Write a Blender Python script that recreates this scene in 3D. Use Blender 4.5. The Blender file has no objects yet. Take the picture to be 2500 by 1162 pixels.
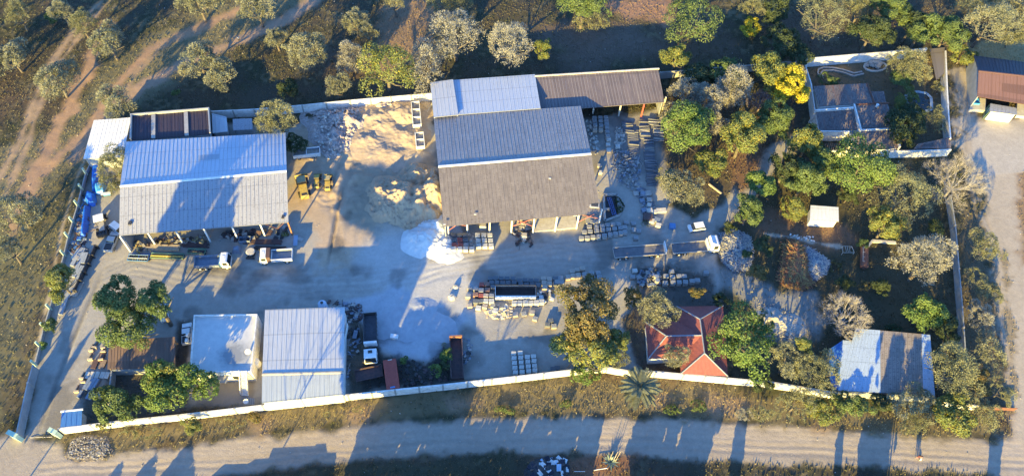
import bpy, math, random
import numpy as np
from mathutils import Vector, Matrix
random.seed(5); RS = np.random.RandomState(11)
sc = bpy.context.scene
# ---------------------------------------------------------------- camera
F = 1960.0; TH = math.radians(32.5); RO = math.radians(3.66); H = 145.0
RM = Matrix.Rotation(TH, 3, 'X') @ Matrix.Rotation(RO, 3, 'Z')
cd = bpy.data.cameras.new('camera'); cam = bpy.data.objects.new('camera', cd)
sc.collection.objects.link(cam); sc.camera = cam
cd.sensor_width = 36.0; cd.lens = 36.0 * F / 2500.0; cd.clip_end = 3000; cd.clip_start = 1
cam.location = (0, 0, H); cam.rotation_euler = RM.to_euler()
# ---------------------------------------------------------------- light
SUN_EL = math.radians(14.0); SUN_AZ = math.radians(17.2)     # azimuth the shadows run to, clockwise from +Y
ld = bpy.data.lights.new('sun', 'SUN'); ld.energy = 5.0; ld.angle = math.radians(0.5); ld.color = (1.0, 0.745, 0.19)
sun = bpy.data.objects.new('sun', ld); sc.collection.objects.link(sun)
sdir = Vector((math.sin(SUN_AZ) * math.cos(SUN_EL), math.cos(SUN_AZ) * math.cos(SUN_EL), -math.sin(SUN_EL)))
sun.rotation_euler = sdir.to_track_quat('-Z', 'Y').to_euler(); sun.location = (-60, -100, 120)
w = bpy.data.worlds.new('World'); sc.world = w; w.use_nodes = True
nt = w.node_tree; bg = nt.nodes['Background']; sky = nt.nodes.new('ShaderNodeTexSky')
sky.sky_type = 'NISHITA'; sky.sun_disc = False; sky.sun_elevation = SUN_EL; sky.sun_rotation = SUN_AZ + math.pi
sky.altitude = 900; sky.air_density = 1.0; sky.dust_density = 0.6; sky.ozone_density = 2.0
tint = nt.nodes.new('ShaderNodeMix'); tint.data_type = 'RGBA'; tint.blend_type = 'MULTIPLY'; tint.inputs[0].default_value = 1.0
tint.inputs[7].default_value = (0.62, 1.0, 1.5, 1)      # white balance of the blue evening sky
nt.links.new(sky.outputs[0], tint.inputs[6]); nt.links.new(tint.outputs[2], bg.inputs[0]); bg.inputs[1].default_value = 0.120
sc.view_settings.view_transform = 'Standard'; sc.view_settings.look = 'None'
sc.view_settings.exposure = 1.83; sc.view_settings.gamma = 1
# ---------------------------------------------------------------- helpers
C = sc.collection
def P(u, v, z=0.0):
    d = RM @ Vector(((u - 1250) / F, -(v - 581) / F, -1)); t = (z - H) / d.z
    return Vector((d.x * t, d.y * t, z))
def PXM(u, v, z=0.0): return 1.0 / (P(u + 1, v, z) - P(u, v, z)).length
def PYM(u, v, z=0.0): return 1.0 / (P(u, v + 1, z) - P(u, v, z)).length
def PXY(x, y, z):
    q = RM.transposed(); a = np.array(q); d = np.stack([x, y, z - H], -1) @ a.T
    return 1250 + F * d[..., 0] / -d[..., 2], 581 - F * d[..., 1] / -d[..., 2]
def tag(o, label=None, cat=None, group=None, kind=None):
    if label: o['label'] = label
    if cat: o['category'] = cat
    if group: o['group'] = group
    if kind: o['kind'] = kind
    return o
def thing(name, label, cat, loc=(0, 0, 0), rz=0, group=None):
    o = bpy.data.objects.new(name, None); C.objects.link(o)
    o.location = loc; o.rotation_euler = (0, 0, rz); o.empty_display_size = 0.5
    return tag(o, label, cat, group)
def copy_tree(o, parent=None):
    c = o.copy(); C.objects.link(c)
    if parent: c.parent = parent
    for ch in list(o.children): copy_tree(ch, c)
    return c
class MB:
    def __init__(s): s.v = []; s.f = []; s.uv = []
    def face(s, pts, uv=None):
        n = len(s.v); s.v += [tuple(p) for p in pts]; s.f.append(tuple(range(n, n + len(pts))))
        s.uv.append(uv or [(0, 0)] * len(pts)); return s
    def hexa(s, b, t):
        s.face(b[::-1]); s.face(t)
        k = len(b)
        for i in range(k):
            j = (i + 1) % k; s.face([b[i], b[j], t[j], t[i]])
        return s
    def box(s, x0, x1, y0, y1, z0, z1, rot=0, c=None, tilt=0):
        b = [Vector((x, y, z0)) for x, y in ((x0, y0), (x1, y0), (x1, y1), (x0, y1))]
        t = [Vector((x, y, z1)) for x, y in ((x0, y0), (x1, y0), (x1, y1), (x0, y1))]
        if rot or tilt:
            m = Matrix.Rotation(rot, 3, 'Z') @ Matrix.Rotation(tilt, 3, 'X'); c = Vector(c or ((x0 + x1) / 2, (y0 + y1) / 2, (z0+z1)/2))
            b = [m @ (p - c) + c for p in b]; t = [m @ (p - c) + c for p in t]
        return s.hexa(b, t)
    def cbox(s, cx, cy, z0, sx, sy, sz, rot=0, tilt=0):
        return s.box(cx - sx / 2, cx + sx / 2, cy - sy / 2, cy + sy / 2, z0, z0 + sz, rot, (cx, cy, z0 + sz / 2), tilt)
    def prism(s, poly, z0, z1):
        a = sum(poly[i][0] * poly[(i + 1) % len(poly)][1] - poly[(i + 1) % len(poly)][0] * poly[i][1] for i in range(len(poly)))
        if a < 0: poly = poly[::-1]
        return s.hexa([Vector((p[0], p[1], z0)) for p in poly], [Vector((p[0], p[1], z1)) for p in poly])
    def xprism(s, prof, y0, y1):     # profile in xz extruded along y
        a = [Vector((x, y0, z)) for x, z in prof]; b = [Vector((x, y1, z)) for x, z in prof]
        s.face(a); s.face(b[::-1]); k = len(a)
        for i in range(k):
            j = (i + 1) % k; s.face([a[j], a[i], b[i], b[j]])
        return s
    def tube(s, p0, p1, r, r2=None, n=6):
        p0 = Vector(p0); p1 = Vector(p1); r2 = r if r2 is None else r2; d = (p1 - p0)
        if d.length < 1e-6: return s
        d.normalize(); a = d.orthogonal().normalized(); b = d.cross(a)
        A = [p0 + (a * math.cos(t) + b * math.sin(t)) * r for t in [2 * math.pi * i / n for i in range(n)]]
        B = [p1 + (a * math.cos(t) + b * math.sin(t)) * r2 for t in [2 * math.pi * i / n for i in range(n)]]
        return s.hexa(A, B)
    def open_box(s, x0, x1, y0, y1, z0, z1, t=0.06):
        s.box(x0, x1, y0, y1, z0, z0 + t); s.box(x0, x1, y0, y0 + t, z0 + t, z1); s.box(x0, x1, y1 - t, y1, z0 + t, z1)
        s.box(x0, x0 + t, y0 + t, y1 - t, z0 + t, z1); return s.box(x1 - t, x1, y0 + t, y1 - t, z0 + t, z1)
    def wall(s, a, b, z0, z1, t=0.22):
        a = Vector((a[0], a[1])); b = Vector((b[0], b[1])); d = (b - a).normalized(); n = Vector((-d.y, d.x)) * t / 2
        return s.prism([a - n, b - n, b + n, a + n], z0, z1)
    def build(s, name, m, parent=None, world=False, smooth=False):
        me = bpy.data.meshes.new(name)
        off = Vector(parent.location) if (world and parent) else Vector((0, 0, 0))
        me.from_pydata([tuple(Vector(v) - off) for v in s.v], [], s.f)
        l = me.uv_layers.new(name='UVMap'); k = 0
        flat = [c for fu in s.uv for p in fu for c in p]
        l.data.foreach_set('uv', flat)
        if m: me.materials.append(m)
        if smooth: me.shade_smooth()
        o = bpy.data.objects.new(name, me); C.objects.link(o)
        if parent: o.parent = parent
        return o
def cen(pts):
    v = Vector((0, 0, 0))
    for p in pts: v += Vector((p[0], p[1], 0))
    return v / len(pts)
# ---------------------------------------------------------------- materials
def nodes(name):
    m = bpy.data.materials.new(name); m.use_nodes = True; t = m.node_tree
    return m, t, t.nodes['Principled BSDF']
def mathn(t, op, a, b=None, c=None):
    n = t.nodes.new('ShaderNodeMath'); n.operation = op
    for i, x in enumerate((a, b, c)):
        if x is None: continue
        if isinstance(x, (int, float)): n.inputs[i].default_value = x
        else: t.links.new(x, n.inputs[i])
    return n.outputs[0]
def noise(t, vec, scale, detail=4, rough=0.6):
    n = t.nodes.new('ShaderNodeTexNoise'); n.inputs['Scale'].default_value = scale
    n.inputs['Detail'].default_value = detail; n.inputs['Roughness'].default_value = rough
    if vec is not None: t.links.new(vec, n.inputs['Vector'])
    return n.outputs['Fac']
def mixc(t, f, a, b, mode='MIX'):
    n = t.nodes.new('ShaderNodeMix'); n.data_type = 'RGBA'; n.blend_type = mode
    if isinstance(f, (int, float)): n.inputs[0].default_value = f
    else: t.links.new(f, n.inputs[0])
    for i, x in ((6, a), (7, b)):
        if isinstance(x, (tuple, list)): n.inputs[i].default_value = (*x[:3], 1)
        else: t.links.new(x, n.inputs[i])
    return n.outputs[2]
def ramp(t, f, lo, hi):
    n = t.nodes.new('ShaderNodeMapRange'); n.inputs[1].default_value = lo; n.inputs[2].default_value = hi
    t.links.new(f, n.inputs[0]); return n.outputs[0]
def bumpn(t, h, b, strength=0.5, dist=0.1):
    n = t.nodes.new('ShaderNodeBump'); n.inputs['Strength'].default_value = strength; n.inputs['Distance'].default_value = dist
    t.links.new(h, n.inputs['Height']); t.links.new(n.outputs[0], b.inputs['Normal'])
def mat(name, col, col2=None, rough=0.85, scale=1.5, metal=0.0, bump=0.0, lo=0.35, hi=0.65):
    m, t, b = nodes(name); tc = t.nodes.new('ShaderNodeTexCoord').outputs['Object']
    col2 = col2 or tuple(c * 0.72 for c in col)
    f = ramp(t, noise(t, tc, scale, 6, 0.65), lo, hi)
    t.links.new(mixc(t, f, col, col2), b.inputs['Base Color'])
    b.inputs['Roughness'].default_value = rough; b.inputs['Metallic'].default_value = metal
    if bump: bumpn(t, noise(t, tc, scale * 4, 5), b, bump, 0.1)
    return m
def roofmat(name, col, col2, rough=0.6, pitch=0.25, sheet=0.82, row=3.2, dash=0.0, dashcol=(.08, .08, .09), metal=0.0, amp=0.02, tint=0.22, dashpow=0.80, rust=None, lapc=None, dirtf=0.32):
    """sheeting: u metres along the eave, v metres up the slope"""
    m, t, b = nodes(name); tc = t.nodes.new('ShaderNodeTexCoord').outputs['UV']
    sp = t.nodes.new('ShaderNodeSeparateXYZ'); t.links.new(tc, sp.inputs[0]); u, v = sp.outputs[0], sp.outputs[1]
    cu = mathn(t, 'FLOOR', mathn(t, 'DIVIDE', u, sheet)); cv = mathn(t, 'FLOOR', mathn(t, 'DIVIDE', v, row))
    cb = t.nodes.new('ShaderNodeCombineXYZ'); t.links.new(cu, cb.inputs[0]); t.links.new(cv, cb.inputs[1])
    wn = t.nodes.new('ShaderNodeTexWhiteNoise'); wn.noise_dimensions = '3D'; t.links.new(cb.outputs[0], wn.inputs['Vector'])
    big = ramp(t, noise(t, tc, 0.12, 5, 0.7), 0.3, 0.7)
    mp = t.nodes.new('ShaderNodeMapping'); mp.inputs['Scale'].default_value = (2.2, 0.18, 1); t.links.new(tc, mp.inputs[0])
    streak = ramp(t, noise(t, mp.outputs[0], 1.0, 5, 0.7), 0.35, 0.7)
    f = mathn(t, 'ADD', mathn(t, 'MULTIPLY', wn.outputs[0], tint), mathn(t, 'ADD', mathn(t, 'MULTIPLY', big, 0.4), mathn(t, 'MULTIPLY', streak, 0.45)))
    c = mixc(t, f, col, col2)
    # lap joints
    lap = mathn(t, 'LESS_THAN', mathn(t, 'FRACT', mathn(t, 'DIVIDE', u, sheet)), 0.10)
    c = mixc(t, mathn(t, 'MULTIPLY', lap, 0.55 if lapc else 0.30), c, lapc or tuple(x * 0.45 for x in col))
    lapv = mathn(t, 'LESS_THAN', mathn(t, 'FRACT', mathn(t, 'DIVIDE', v, row)), 0.045)
    c = mixc(t, mathn(t, 'MULTIPLY', lapv, 0.45), c, tuple(x * 0.45 for x in col))
    dirt = ramp(t, noise(t, tc, 0.35, 7, 0.8), 0.52, 0.72)
    c = mixc(t, mathn(t, 'MULTIPLY', dirt, dirtf), c, tuple(x * 0.5 for x in col2))
    if rust:
        rf = ramp(t, noise(t, mp.outputs[0], 0.5, 6, 0.75), 0.5, 0.62)
        c = mixc(t, mathn(t, 'MULTIPLY', rf, 0.75), c, rust)
    if dash:
        mp2 = t.nodes.new('ShaderNodeMapping'); mp2.inputs['Scale'].default_value = (1.2, 2.6, 1); t.links.new(tc, mp2.inputs[0])
        near = mathn(t, 'LESS_THAN', mathn(t, 'ABSOLUTE', mathn(t, 'SUBTRACT', mathn(t, 'FRACT', mathn(t, 'DIVIDE', u, sheet)), 0.5)), 0.24)
        nz = mathn(t, 'GREATER_THAN', noise(t, mp2.outputs[0], 1.6, 3, 0.6), 1 - dashpow * 0.55)
        c = mixc(t, mathn(t, 'MULTIPLY', mathn(t, 'MULTIPLY', near, nz), dash), c, dashcol)
    t.links.new(c, b.inputs['Base Color']); b.inputs['Roughness'].default_value = rough; b.inputs['Metallic'].default_value = metal
    h = mathn(t, 'MULTIPLY', mathn(t, 'SINE', mathn(t, 'MULTIPLY', u, 2 * math.pi / pitch)), 0.5)
    bumpn(t, h, b, 0.6, amp)
    return m
def leafmat(name, translucent=0.28):
    m, t, b = nodes(name); b.inputs['Roughness'].default_value = 0.65
    a = t.nodes.new('ShaderNodeVertexColor'); a.layer_name = 'Col'; t.links.new(a.outputs[0], b.inputs['Base Color'])
    tr = t.nodes.new('ShaderNodeBsdfTranslucent'); t.links.new(a.outputs[0], tr.inputs[0])
    mx = t.nodes.new('ShaderNodeMixShader'); mx.inputs[0].default_value = translucent
    out = t.nodes['Material Output']; t.links.new(b.outputs[0], mx.inputs[1]); t.links.new(tr.outputs[0], mx.inputs[2]); t.links.new(mx.outputs[0], out.inputs[0])
    b.inputs['Specular IOR Level'].default_value = 0.25
    return m
LEAF = leafmat('foliage'); 
BARK = mat('bark', (.16, .13, .10), (.09, .075, .06)); PALEBARK = mat('pale_bark', (.34, .315, .30), (.24, .22, .21))
WHITE = mat('white_paint', (.78, .77, .74), (.62, .60, .56), scale=.8)
WALLW = mat('whitewashed_wall', (.72, .70, .66), (.42, .38, .32), scale=1.3, bump=.2, lo=.45, hi=.8)
WALLG = mat('grey_render', (.36, .37, .37), (.26, .27, .27), scale=.6, bump=.2)
PALEG = mat('pale_green_paint', (.50, .62, .46), (.42, .54, .40))
CONC = mat('concrete', (.42, .39, .35), (.30, .28, .25), scale=1.2, bump=.2)
CONCL = mat('pale_concrete', (.58, .54, .47), (.44, .40, .34), scale=1.5, bump=.2)
DARKM = mat('dark_metal', (.035, .035, .04), (.06, .055, .05), rough=.6)
RUST = mat('rusty_steel', (.20, .085, .05), (.12, .055, .04), scale=2, bump=.2)
RUSTD = mat('dark_rusty_plate', (.13, .075, .065), (.07, .05, .05), scale=1.5)
ORANGE = mat('rust_orange_steel', (.42, .19, .08), (.26, .11, .06), scale=2)
REDP = mat('red_paint', (.42, .10, .07), (.33, .08, .06), scale=1.2)
PINKS = mat('pink_red_steel', (.45, .16, .14), (.35, .12, .11))
STEELB = mat('blue_grey_steel', (.22, .26, .32), (.15, .18, .23), rough=.5, scale=1.2)
TRUCKW = mat('white_truck_paint', (.80, .80, .79), (.66, .65, .62), rough=.35, scale=1.1)
GLASS = mat('dark_glass', (.02, .025, .03), (.03, .035, .04), rough=.08)
TYRE = mat('tyre_rubber', (.02, .02, .02), (.035, .032, .03), rough=.9)
YEL = mat('yellow_machine_paint', (.46, .33, .07), (.30, .22, .07), rough=.5, scale=2)
YELD = mat('faded_yellow_paint', (.42, .34, .16), (.30, .24, .13), rough=.7, scale=2)
BLUET = mat('blue_tarpaulin', (.015, .10, .48), (.02, .16, .60), rough=.4, scale=1.5, bump=.6)
CYANT = mat('light_blue_tarpaulin', (.07, .32, .60), (.04, .22, .55), rough=.4, scale=1.5, bump=.6)
BLUEP = mat('blue_sheet', (.10, .24, .46), (.08, .19, .38), rough=.5)
WOOD = mat('weathered_wood', (.30, .22, .16), (.18, .13, .10), scale=3)
WOODP = mat('pale_timber', (.52, .43, .30), (.38, .30, .21), scale=3)
GREENP = mat('faded_green_paint', (.20, .34, .22), (.15, .24, .17))
SKIN = mat('brown_skin', (.14, .07, .045)); CLOTHR = mat('dark_red_cloth', (.14, .035, .05)); CLOTHP = mat('pink_cloth', (.34, .19, .18)); CLOTHD = mat('dark_cloth', (.03, .03, .05)); CLOTHW = mat('white_cloth', (.7, .68, .62)); HAIR = mat('black_hair', (.015, .012, .01))
BLK = {'grey': mat('grey_pavers', (.34, .34, .33), (.25, .25, .25), scale=5), 'dark': mat('charcoal_and_shade_pavers', (.17, .18, .19), (.12, .13, .14), scale=5),
       'red': mat('red_pavers', (.40, .11, .08), (.30, .09, .07), scale=5), 'brown': mat('brown_pavers', (.30, .17, .13), (.22, .13, .10), scale=5),
       'white': mat('pale_pavers', (.62, .60, .54), (.48, .46, .41), scale=5), 'beige': mat('beige_pavers', (.50, .42, .34), (.38, .32, .26), scale=5)}

ORD = ['first', 'second', 'third', 'fourth', 'fifth', 'sixth', 'seventh', 'eighth', 'ninth', 'tenth', 'eleventh', 'twelfth', 'thirteenth', 'fourteenth', 'fifteenth', 'sixteenth', 'seventeenth', 'eighteenth', 'nineteenth', 'twentieth', 'twenty-first', 'twenty-second', 'twenty-third', 'twenty-fourth', 'twenty-fifth', 'twenty-sixth', 'twenty-seventh', 'twenty-eighth']
# ---------------------------------------------------------------- ground
def vnoise(x, y, s, seed=0, oct=4):
    out = np.zeros_like(x); amp = 1.0; tot = 0
    for o in range(oct):
        r = np.random.RandomState(seed * 17 + o); T = r.rand(256, 256)
        X = x * s * 2 ** o + 37.3 * o; Y = y * s * 2 ** o + 11.7 * o
        xi = np.floor(X).astype(int); yi = np.floor(Y).astype(int); fx = X - xi; fy = Y - yi
        fx = fx * fx * (3 - 2 * fx); fy = fy * fy * (3 - 2 * fy)
        a = T[xi % 256, yi % 256]; b = T[(xi + 1) % 256, yi % 256]; c = T[xi % 256, (yi + 1) % 256]; d = T[(xi + 1) % 256, (yi + 1) % 256]
        out += amp * ((a * (1 - fx) + b * fx) * (1 - fy) + (c * (1 - fx) + d * fx) * fy); tot += amp; amp *= 0.5
    return out / tot
def sdf_poly(x, y, poly):
    d = np.full(x.shape, 1e9); ins = np.zeros(x.shape, bool); n = len(poly)
    for i in range(n):
        ax, ay = poly[i]; bx, by = poly[(i + 1) % n]; ex, ey = bx - ax, by - ay; L = ex * ex + ey * ey + 1e-9
        t = np.clip(((x - ax) * ex + (y - ay) * ey) / L, 0, 1)
        d = np.minimum(d, np.hypot(x - ax - t * ex, y - ay - t * ey))
        c = ((ay > y) != (by > y)) & (x < (bx - ax) * (y - ay) / (by - ay + 1e-12) + ax); ins ^= c
    return np.where(ins, -d, d)
def sdf_line(x, y, pl, w):
    d = np.full(x.shape, 1e9)
    for (ax, ay), (bx, by) in zip(pl[:-1], pl[1:]):
        ex, ey = bx - ax, by - ay; L = ex * ex + ey * ey + 1e-9
        t = np.clip(((x - ax) * ex + (y - ay) * ey) / L, 0, 1)
        d = np.minimum(d, np.hypot(x - ax - t * ex, y - ay - t * ey))
    return d - w / 2
def px2(pts): return [tuple(P(u, v)[:2]) for u, v in pts]
xs = np.concatenate([-np.geomspace(900, 150, 14), np.arange(-146, 146.1, 0.32), np.geomspace(150, 900, 14)])
ys = np.concatenate([-np.geomspace(500, 4, 12), np.arange(0, 28, 1.2), np.arange(28, 186, 0.32), np.geomspace(188, 1400, 16)])
GX, GY = np.meshgrid(xs, ys); nx, ny = len(xs), len(ys)
gx, gy = GX.ravel(), GY.ravel()
n1 = vnoise(gx, gy, 0.05, 1); n2 = vnoise(gx, gy, 0.3, 2); n3 = vnoise(gx, gy, 1.1, 3, 3); n4 = vnoise(gx, gy, 0.12, 4)
def lerp(a, b, t): return a * (1 - t[:, None]) + np.array(b)[None, :] * t[:, None]
sm = lambda a, lo, hi: np.clip((a - lo) / (hi - lo), 0, 1)
col = np.tile(np.array([.088, .074, .050]), (gx.size, 1))  # base scrub darkened: the shade over it is put into the colour
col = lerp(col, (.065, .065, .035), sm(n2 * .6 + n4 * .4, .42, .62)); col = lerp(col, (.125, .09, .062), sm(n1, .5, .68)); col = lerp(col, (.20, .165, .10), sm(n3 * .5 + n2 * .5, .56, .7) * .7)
cat_id = np.zeros(gx.size, int); hgt = -(vnoise(gx, gy, .35, 9, 3)) * 0.22
# (points, width or None, colour, feather, noise, category, height flatten)
Z = []
def zp(pts, colr, f=1.0, nz=1.5, cid=0, a=1.0, flat=0): Z.append((px2(pts), None, colr, f, nz, cid, a, flat))
def zl(pts, wd, colr, f=0.6, nz=0.8, cid=0, a=1.0, flat=0): Z.append((px2(pts), wd, colr, f, nz, cid, a, flat))
YARD = (.41, .375, .325); ROAD = (.43, .355, .28); REDT = (.42, .265, .165)
# open veld, top left
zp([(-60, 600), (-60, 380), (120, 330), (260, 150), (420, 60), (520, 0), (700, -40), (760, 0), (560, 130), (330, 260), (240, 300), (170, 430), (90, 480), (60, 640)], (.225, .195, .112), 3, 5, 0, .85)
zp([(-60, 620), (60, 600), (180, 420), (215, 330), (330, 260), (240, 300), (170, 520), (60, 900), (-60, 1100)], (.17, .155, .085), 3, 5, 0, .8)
zl([(-20, 460), (45, 350), (85, 240), (135, 140), (190, 60), (250, 0), (300, -60)], 1.4, (.40, .28, .18), .9, 1, 2)
zl([(10, 480), (62, 360), (102, 240), (155, 140), (215, 55), (270, 0)], .9, (.40, .28, .18), .8, 1, 2)
zl([(20, 560), (110, 380), (175, 250), (215, 170), (235, 120), (270, 60)], 3.2, REDT, 1.2, 2, 2)
zl([(100, 420), (200, 330), (290, 200), (370, 120), (480, 70), (560, 35), (660, -10), (700, -60)], 2.6, REDT, 1.2, 1.5, 2)
zl([(180, 380), (260, 280), (340, 215), (450, 150), (600, 95), (690, 50), (760, 10), (800, -40)], 3.4, (.40, .27, .185), 1.2, 1.5, 2)
zl([(300, 240), (330, 180), (400, 110), (480, 80)], 1.2, (.36, .25, .16), .8, 1, 2)
zl([(60, 1010), (95, 830), (125, 690), (150, 560), (185, 440), (230, 330)], .55, (.42, .33, .22), .3, .3, 2)
zp([(900, 130), (950, -20), (1080, -20), (1040, 130), (930, 190)], (.30, .20, .125), 2, 3)  # paler slanted strip: sunlight put into the veld colour
zp([(1480, 0), (1640, -20), (1640, 60), (1500, 40)], (.34, .20, .13), 2, 3)
zp([(1560, 60), (1620, 130), (1400, 170), (1300, 60)], (.16, .12, .09), 4, 4)
zp([(2330, 105), (2520, 100), (2520, 160), (2380, 140)], (.42, .32, .16), 1, 2)
# the compound
zp([(55, 1085), (95, 860), (150, 660), (215, 440), (240, 390), (310, 360), (520, 300), (700, 310), (850, 262), (1050, 240), (1060, 300), (1450, 290), (1610, 265), (1600, 300), (1560, 330), (1620, 360), (1640, 440), (1640, 500), (1690, 530), (1760, 500), (1800, 430), (1860, 370), (1920, 330), (1960, 320), (1970, 350), (1905, 390), (1870, 440), (1830, 500), (1760, 560), (1750, 640), (1770, 680), (1760, 720), (1560, 730), (1520, 780), (1560, 900), (1400, 905), (1140, 925), (945, 960), (850, 975), (640, 985), (430, 1000), (145, 1045)], YARD, .8, 1.2, 1, 1, 1)
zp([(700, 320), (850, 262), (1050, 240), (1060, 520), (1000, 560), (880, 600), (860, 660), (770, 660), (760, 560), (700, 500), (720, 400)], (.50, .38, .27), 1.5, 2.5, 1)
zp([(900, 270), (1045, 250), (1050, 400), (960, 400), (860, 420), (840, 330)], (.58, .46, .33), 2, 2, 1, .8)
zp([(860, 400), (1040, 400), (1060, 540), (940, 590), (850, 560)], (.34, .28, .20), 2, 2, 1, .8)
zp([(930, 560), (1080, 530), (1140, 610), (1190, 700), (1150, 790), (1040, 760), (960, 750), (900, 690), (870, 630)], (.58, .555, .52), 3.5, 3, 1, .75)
zp([(830, 740), (960, 700), (1080, 740), (1130, 780), (1120, 850), (1060, 880), (960, 870), (880, 850), (850, 790)], (.48, .50, .53), 1.2, 1.5, 1, .9)  # bluish tone: shade put into the pale dust colour
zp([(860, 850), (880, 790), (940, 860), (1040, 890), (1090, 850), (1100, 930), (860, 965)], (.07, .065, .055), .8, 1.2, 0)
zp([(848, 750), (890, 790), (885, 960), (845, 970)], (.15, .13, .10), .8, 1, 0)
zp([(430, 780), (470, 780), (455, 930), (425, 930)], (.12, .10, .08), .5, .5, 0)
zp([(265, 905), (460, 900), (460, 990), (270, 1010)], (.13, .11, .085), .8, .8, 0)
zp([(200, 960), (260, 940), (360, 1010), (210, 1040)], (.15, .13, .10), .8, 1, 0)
zp([(480, 925), (622, 915), (618, 985), (480, 990)], (.33, .29, .25), .1, .1, 1, 1, 1)
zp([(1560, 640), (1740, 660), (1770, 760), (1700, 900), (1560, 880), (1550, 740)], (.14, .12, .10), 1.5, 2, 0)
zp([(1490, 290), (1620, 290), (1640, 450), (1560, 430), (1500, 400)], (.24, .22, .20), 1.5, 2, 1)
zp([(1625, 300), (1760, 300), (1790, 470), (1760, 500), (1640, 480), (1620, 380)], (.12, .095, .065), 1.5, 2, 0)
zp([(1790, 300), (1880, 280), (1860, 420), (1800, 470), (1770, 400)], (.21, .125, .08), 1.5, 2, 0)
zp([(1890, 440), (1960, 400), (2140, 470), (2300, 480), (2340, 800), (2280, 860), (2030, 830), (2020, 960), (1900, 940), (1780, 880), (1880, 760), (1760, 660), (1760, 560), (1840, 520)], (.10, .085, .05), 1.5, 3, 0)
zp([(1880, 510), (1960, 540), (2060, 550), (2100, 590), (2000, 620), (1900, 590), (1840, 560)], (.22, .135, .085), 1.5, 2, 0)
zp([(1740, 650), (1840, 670), (1900, 710), (1990, 720), (2010, 790), (1960, 850), (1880, 830), (1830, 740), (1760, 700)], (.33, .32, .30), 1.5, 1.5, 0, .85)
zl([(1870, 572), (1930, 578), (1985, 592), (2050, 602)], .8, (.50, .46, .38), .3, .6, 0)
zp([(1965, 150), (2210, 120), (2300, 150), (2320, 360), (2200, 370), (1980, 330)], (.17, .135, .085), .6, 1, 0)
zp([(2240, 160), (2310, 130), (2310, 200), (2260, 190)], (.17, .13, .10), .8, 1, 0)
# roads outside
zp([(-60, 1080), (40, 1060), (100, 1075), (140, 1080), (190, 1125), (330, 1100), (520, 1080), (640, 1062), (800, 1050), (900, 1035), (1000, 1028), (1250, 1018), (1600, 1022), (1880, 1036), (2120, 1052), (2290, 1070), (2420, 1078), (2470, 1060), (2490, 1000), (2560, 1010), (2560, 1175), (2300, 1150), (2000, 1130), (1600, 1112), (1250, 1100), (900, 1118), (700, 1145), (560, 1160), (300, 1200), (-60, 1240)], ROAD, .8, 1.6, 3, 1, 1)
zp([(2335, 165), (2385, 160), (2390, 290), (2580, 280), (2600, 1010), (2540, 1100), (2470, 1060), (2455, 900), (2428, 760), (2408, 600), (2388, 470), (2340, 380), (2330, 260)], (.46, .385, .30), 1.4, 4.0, 3, 1, 1)
zl([(2452, 620), (2462, 800), (2480, 960)], .9, (.27, .21, .13), .8, 2, 0, .8)
zp([(2482, 385), (2560, 340), (2560, 640), (2492, 650)], (.30, .20, .12), 1.5, 2, 0)
zp([(2375, 300), (2510, 290), (2510, 420), (2410, 430), (2375, 370)], (.48, .42, .35), .3, .3, 3, 1, 1)
zp([(140, 1065), (500, 1025), (900, 975), (1200, 945), (1500, 925), (1900, 965), (2100, 1000), (2400, 1030), (2450, 1050), (2300, 1062), (2000, 1040), (1600, 1008), (1250, 1005), (900, 1025), (640, 1050), (330, 1090), (200, 1110)], (.23, .185, .105), 1, 2.5, 0, .9)
for (u, v, rr) in ((1130, 985, 42), (1780, 990, 60), (870, 1010, 35), (2010, 1040, 30), (640, 1040, 30), (1600, 970, 30)):
    zp([(u + rr * math.cos(a), v + .6 * rr * math.sin(a)) for a in [i * .785 for i in range(8)]], (.34, .24, .16), 1.6, 2, 0, .8)
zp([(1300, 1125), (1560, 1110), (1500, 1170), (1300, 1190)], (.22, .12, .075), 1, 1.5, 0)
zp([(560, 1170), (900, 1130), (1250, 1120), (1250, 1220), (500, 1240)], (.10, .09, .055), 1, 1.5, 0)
zp([(2350, 500), (2385, 530), (2418, 700), (2440, 900), (2452, 1010), (2330, 980), (2356, 800), (2345, 560)], (.17, .135, .085), 1.2, 2, 0)
yardamt = np.zeros(gx.size)
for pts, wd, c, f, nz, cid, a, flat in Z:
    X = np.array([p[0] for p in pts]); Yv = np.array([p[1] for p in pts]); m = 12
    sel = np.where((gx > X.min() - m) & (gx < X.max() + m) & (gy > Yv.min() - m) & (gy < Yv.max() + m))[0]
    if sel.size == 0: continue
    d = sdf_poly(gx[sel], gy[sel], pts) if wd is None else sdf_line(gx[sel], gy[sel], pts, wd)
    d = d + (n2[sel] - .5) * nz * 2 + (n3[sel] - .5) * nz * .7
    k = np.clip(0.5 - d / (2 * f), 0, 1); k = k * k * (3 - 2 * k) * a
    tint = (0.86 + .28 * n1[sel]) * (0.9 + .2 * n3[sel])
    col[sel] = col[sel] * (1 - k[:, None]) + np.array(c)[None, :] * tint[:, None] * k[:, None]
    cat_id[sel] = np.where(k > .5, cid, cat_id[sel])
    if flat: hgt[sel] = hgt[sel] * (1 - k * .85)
eb = sdf_poly(gx, gy, px2([(740, 330), (860, 262), (1050, 242), (1060, 540), (960, 590), (860, 560), (790, 520), (720, 470)])); kb = np.clip(-eb / 3, 0, 1)
hgt = hgt + kb * ((vnoise(gx + gy * .6, gy - gx * .5, .38, 41, 4) - .45) * 1.3 + np.clip(1 - np.abs(gy - P(950, 265).y) / 7, 0, 1) * .9)
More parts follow.
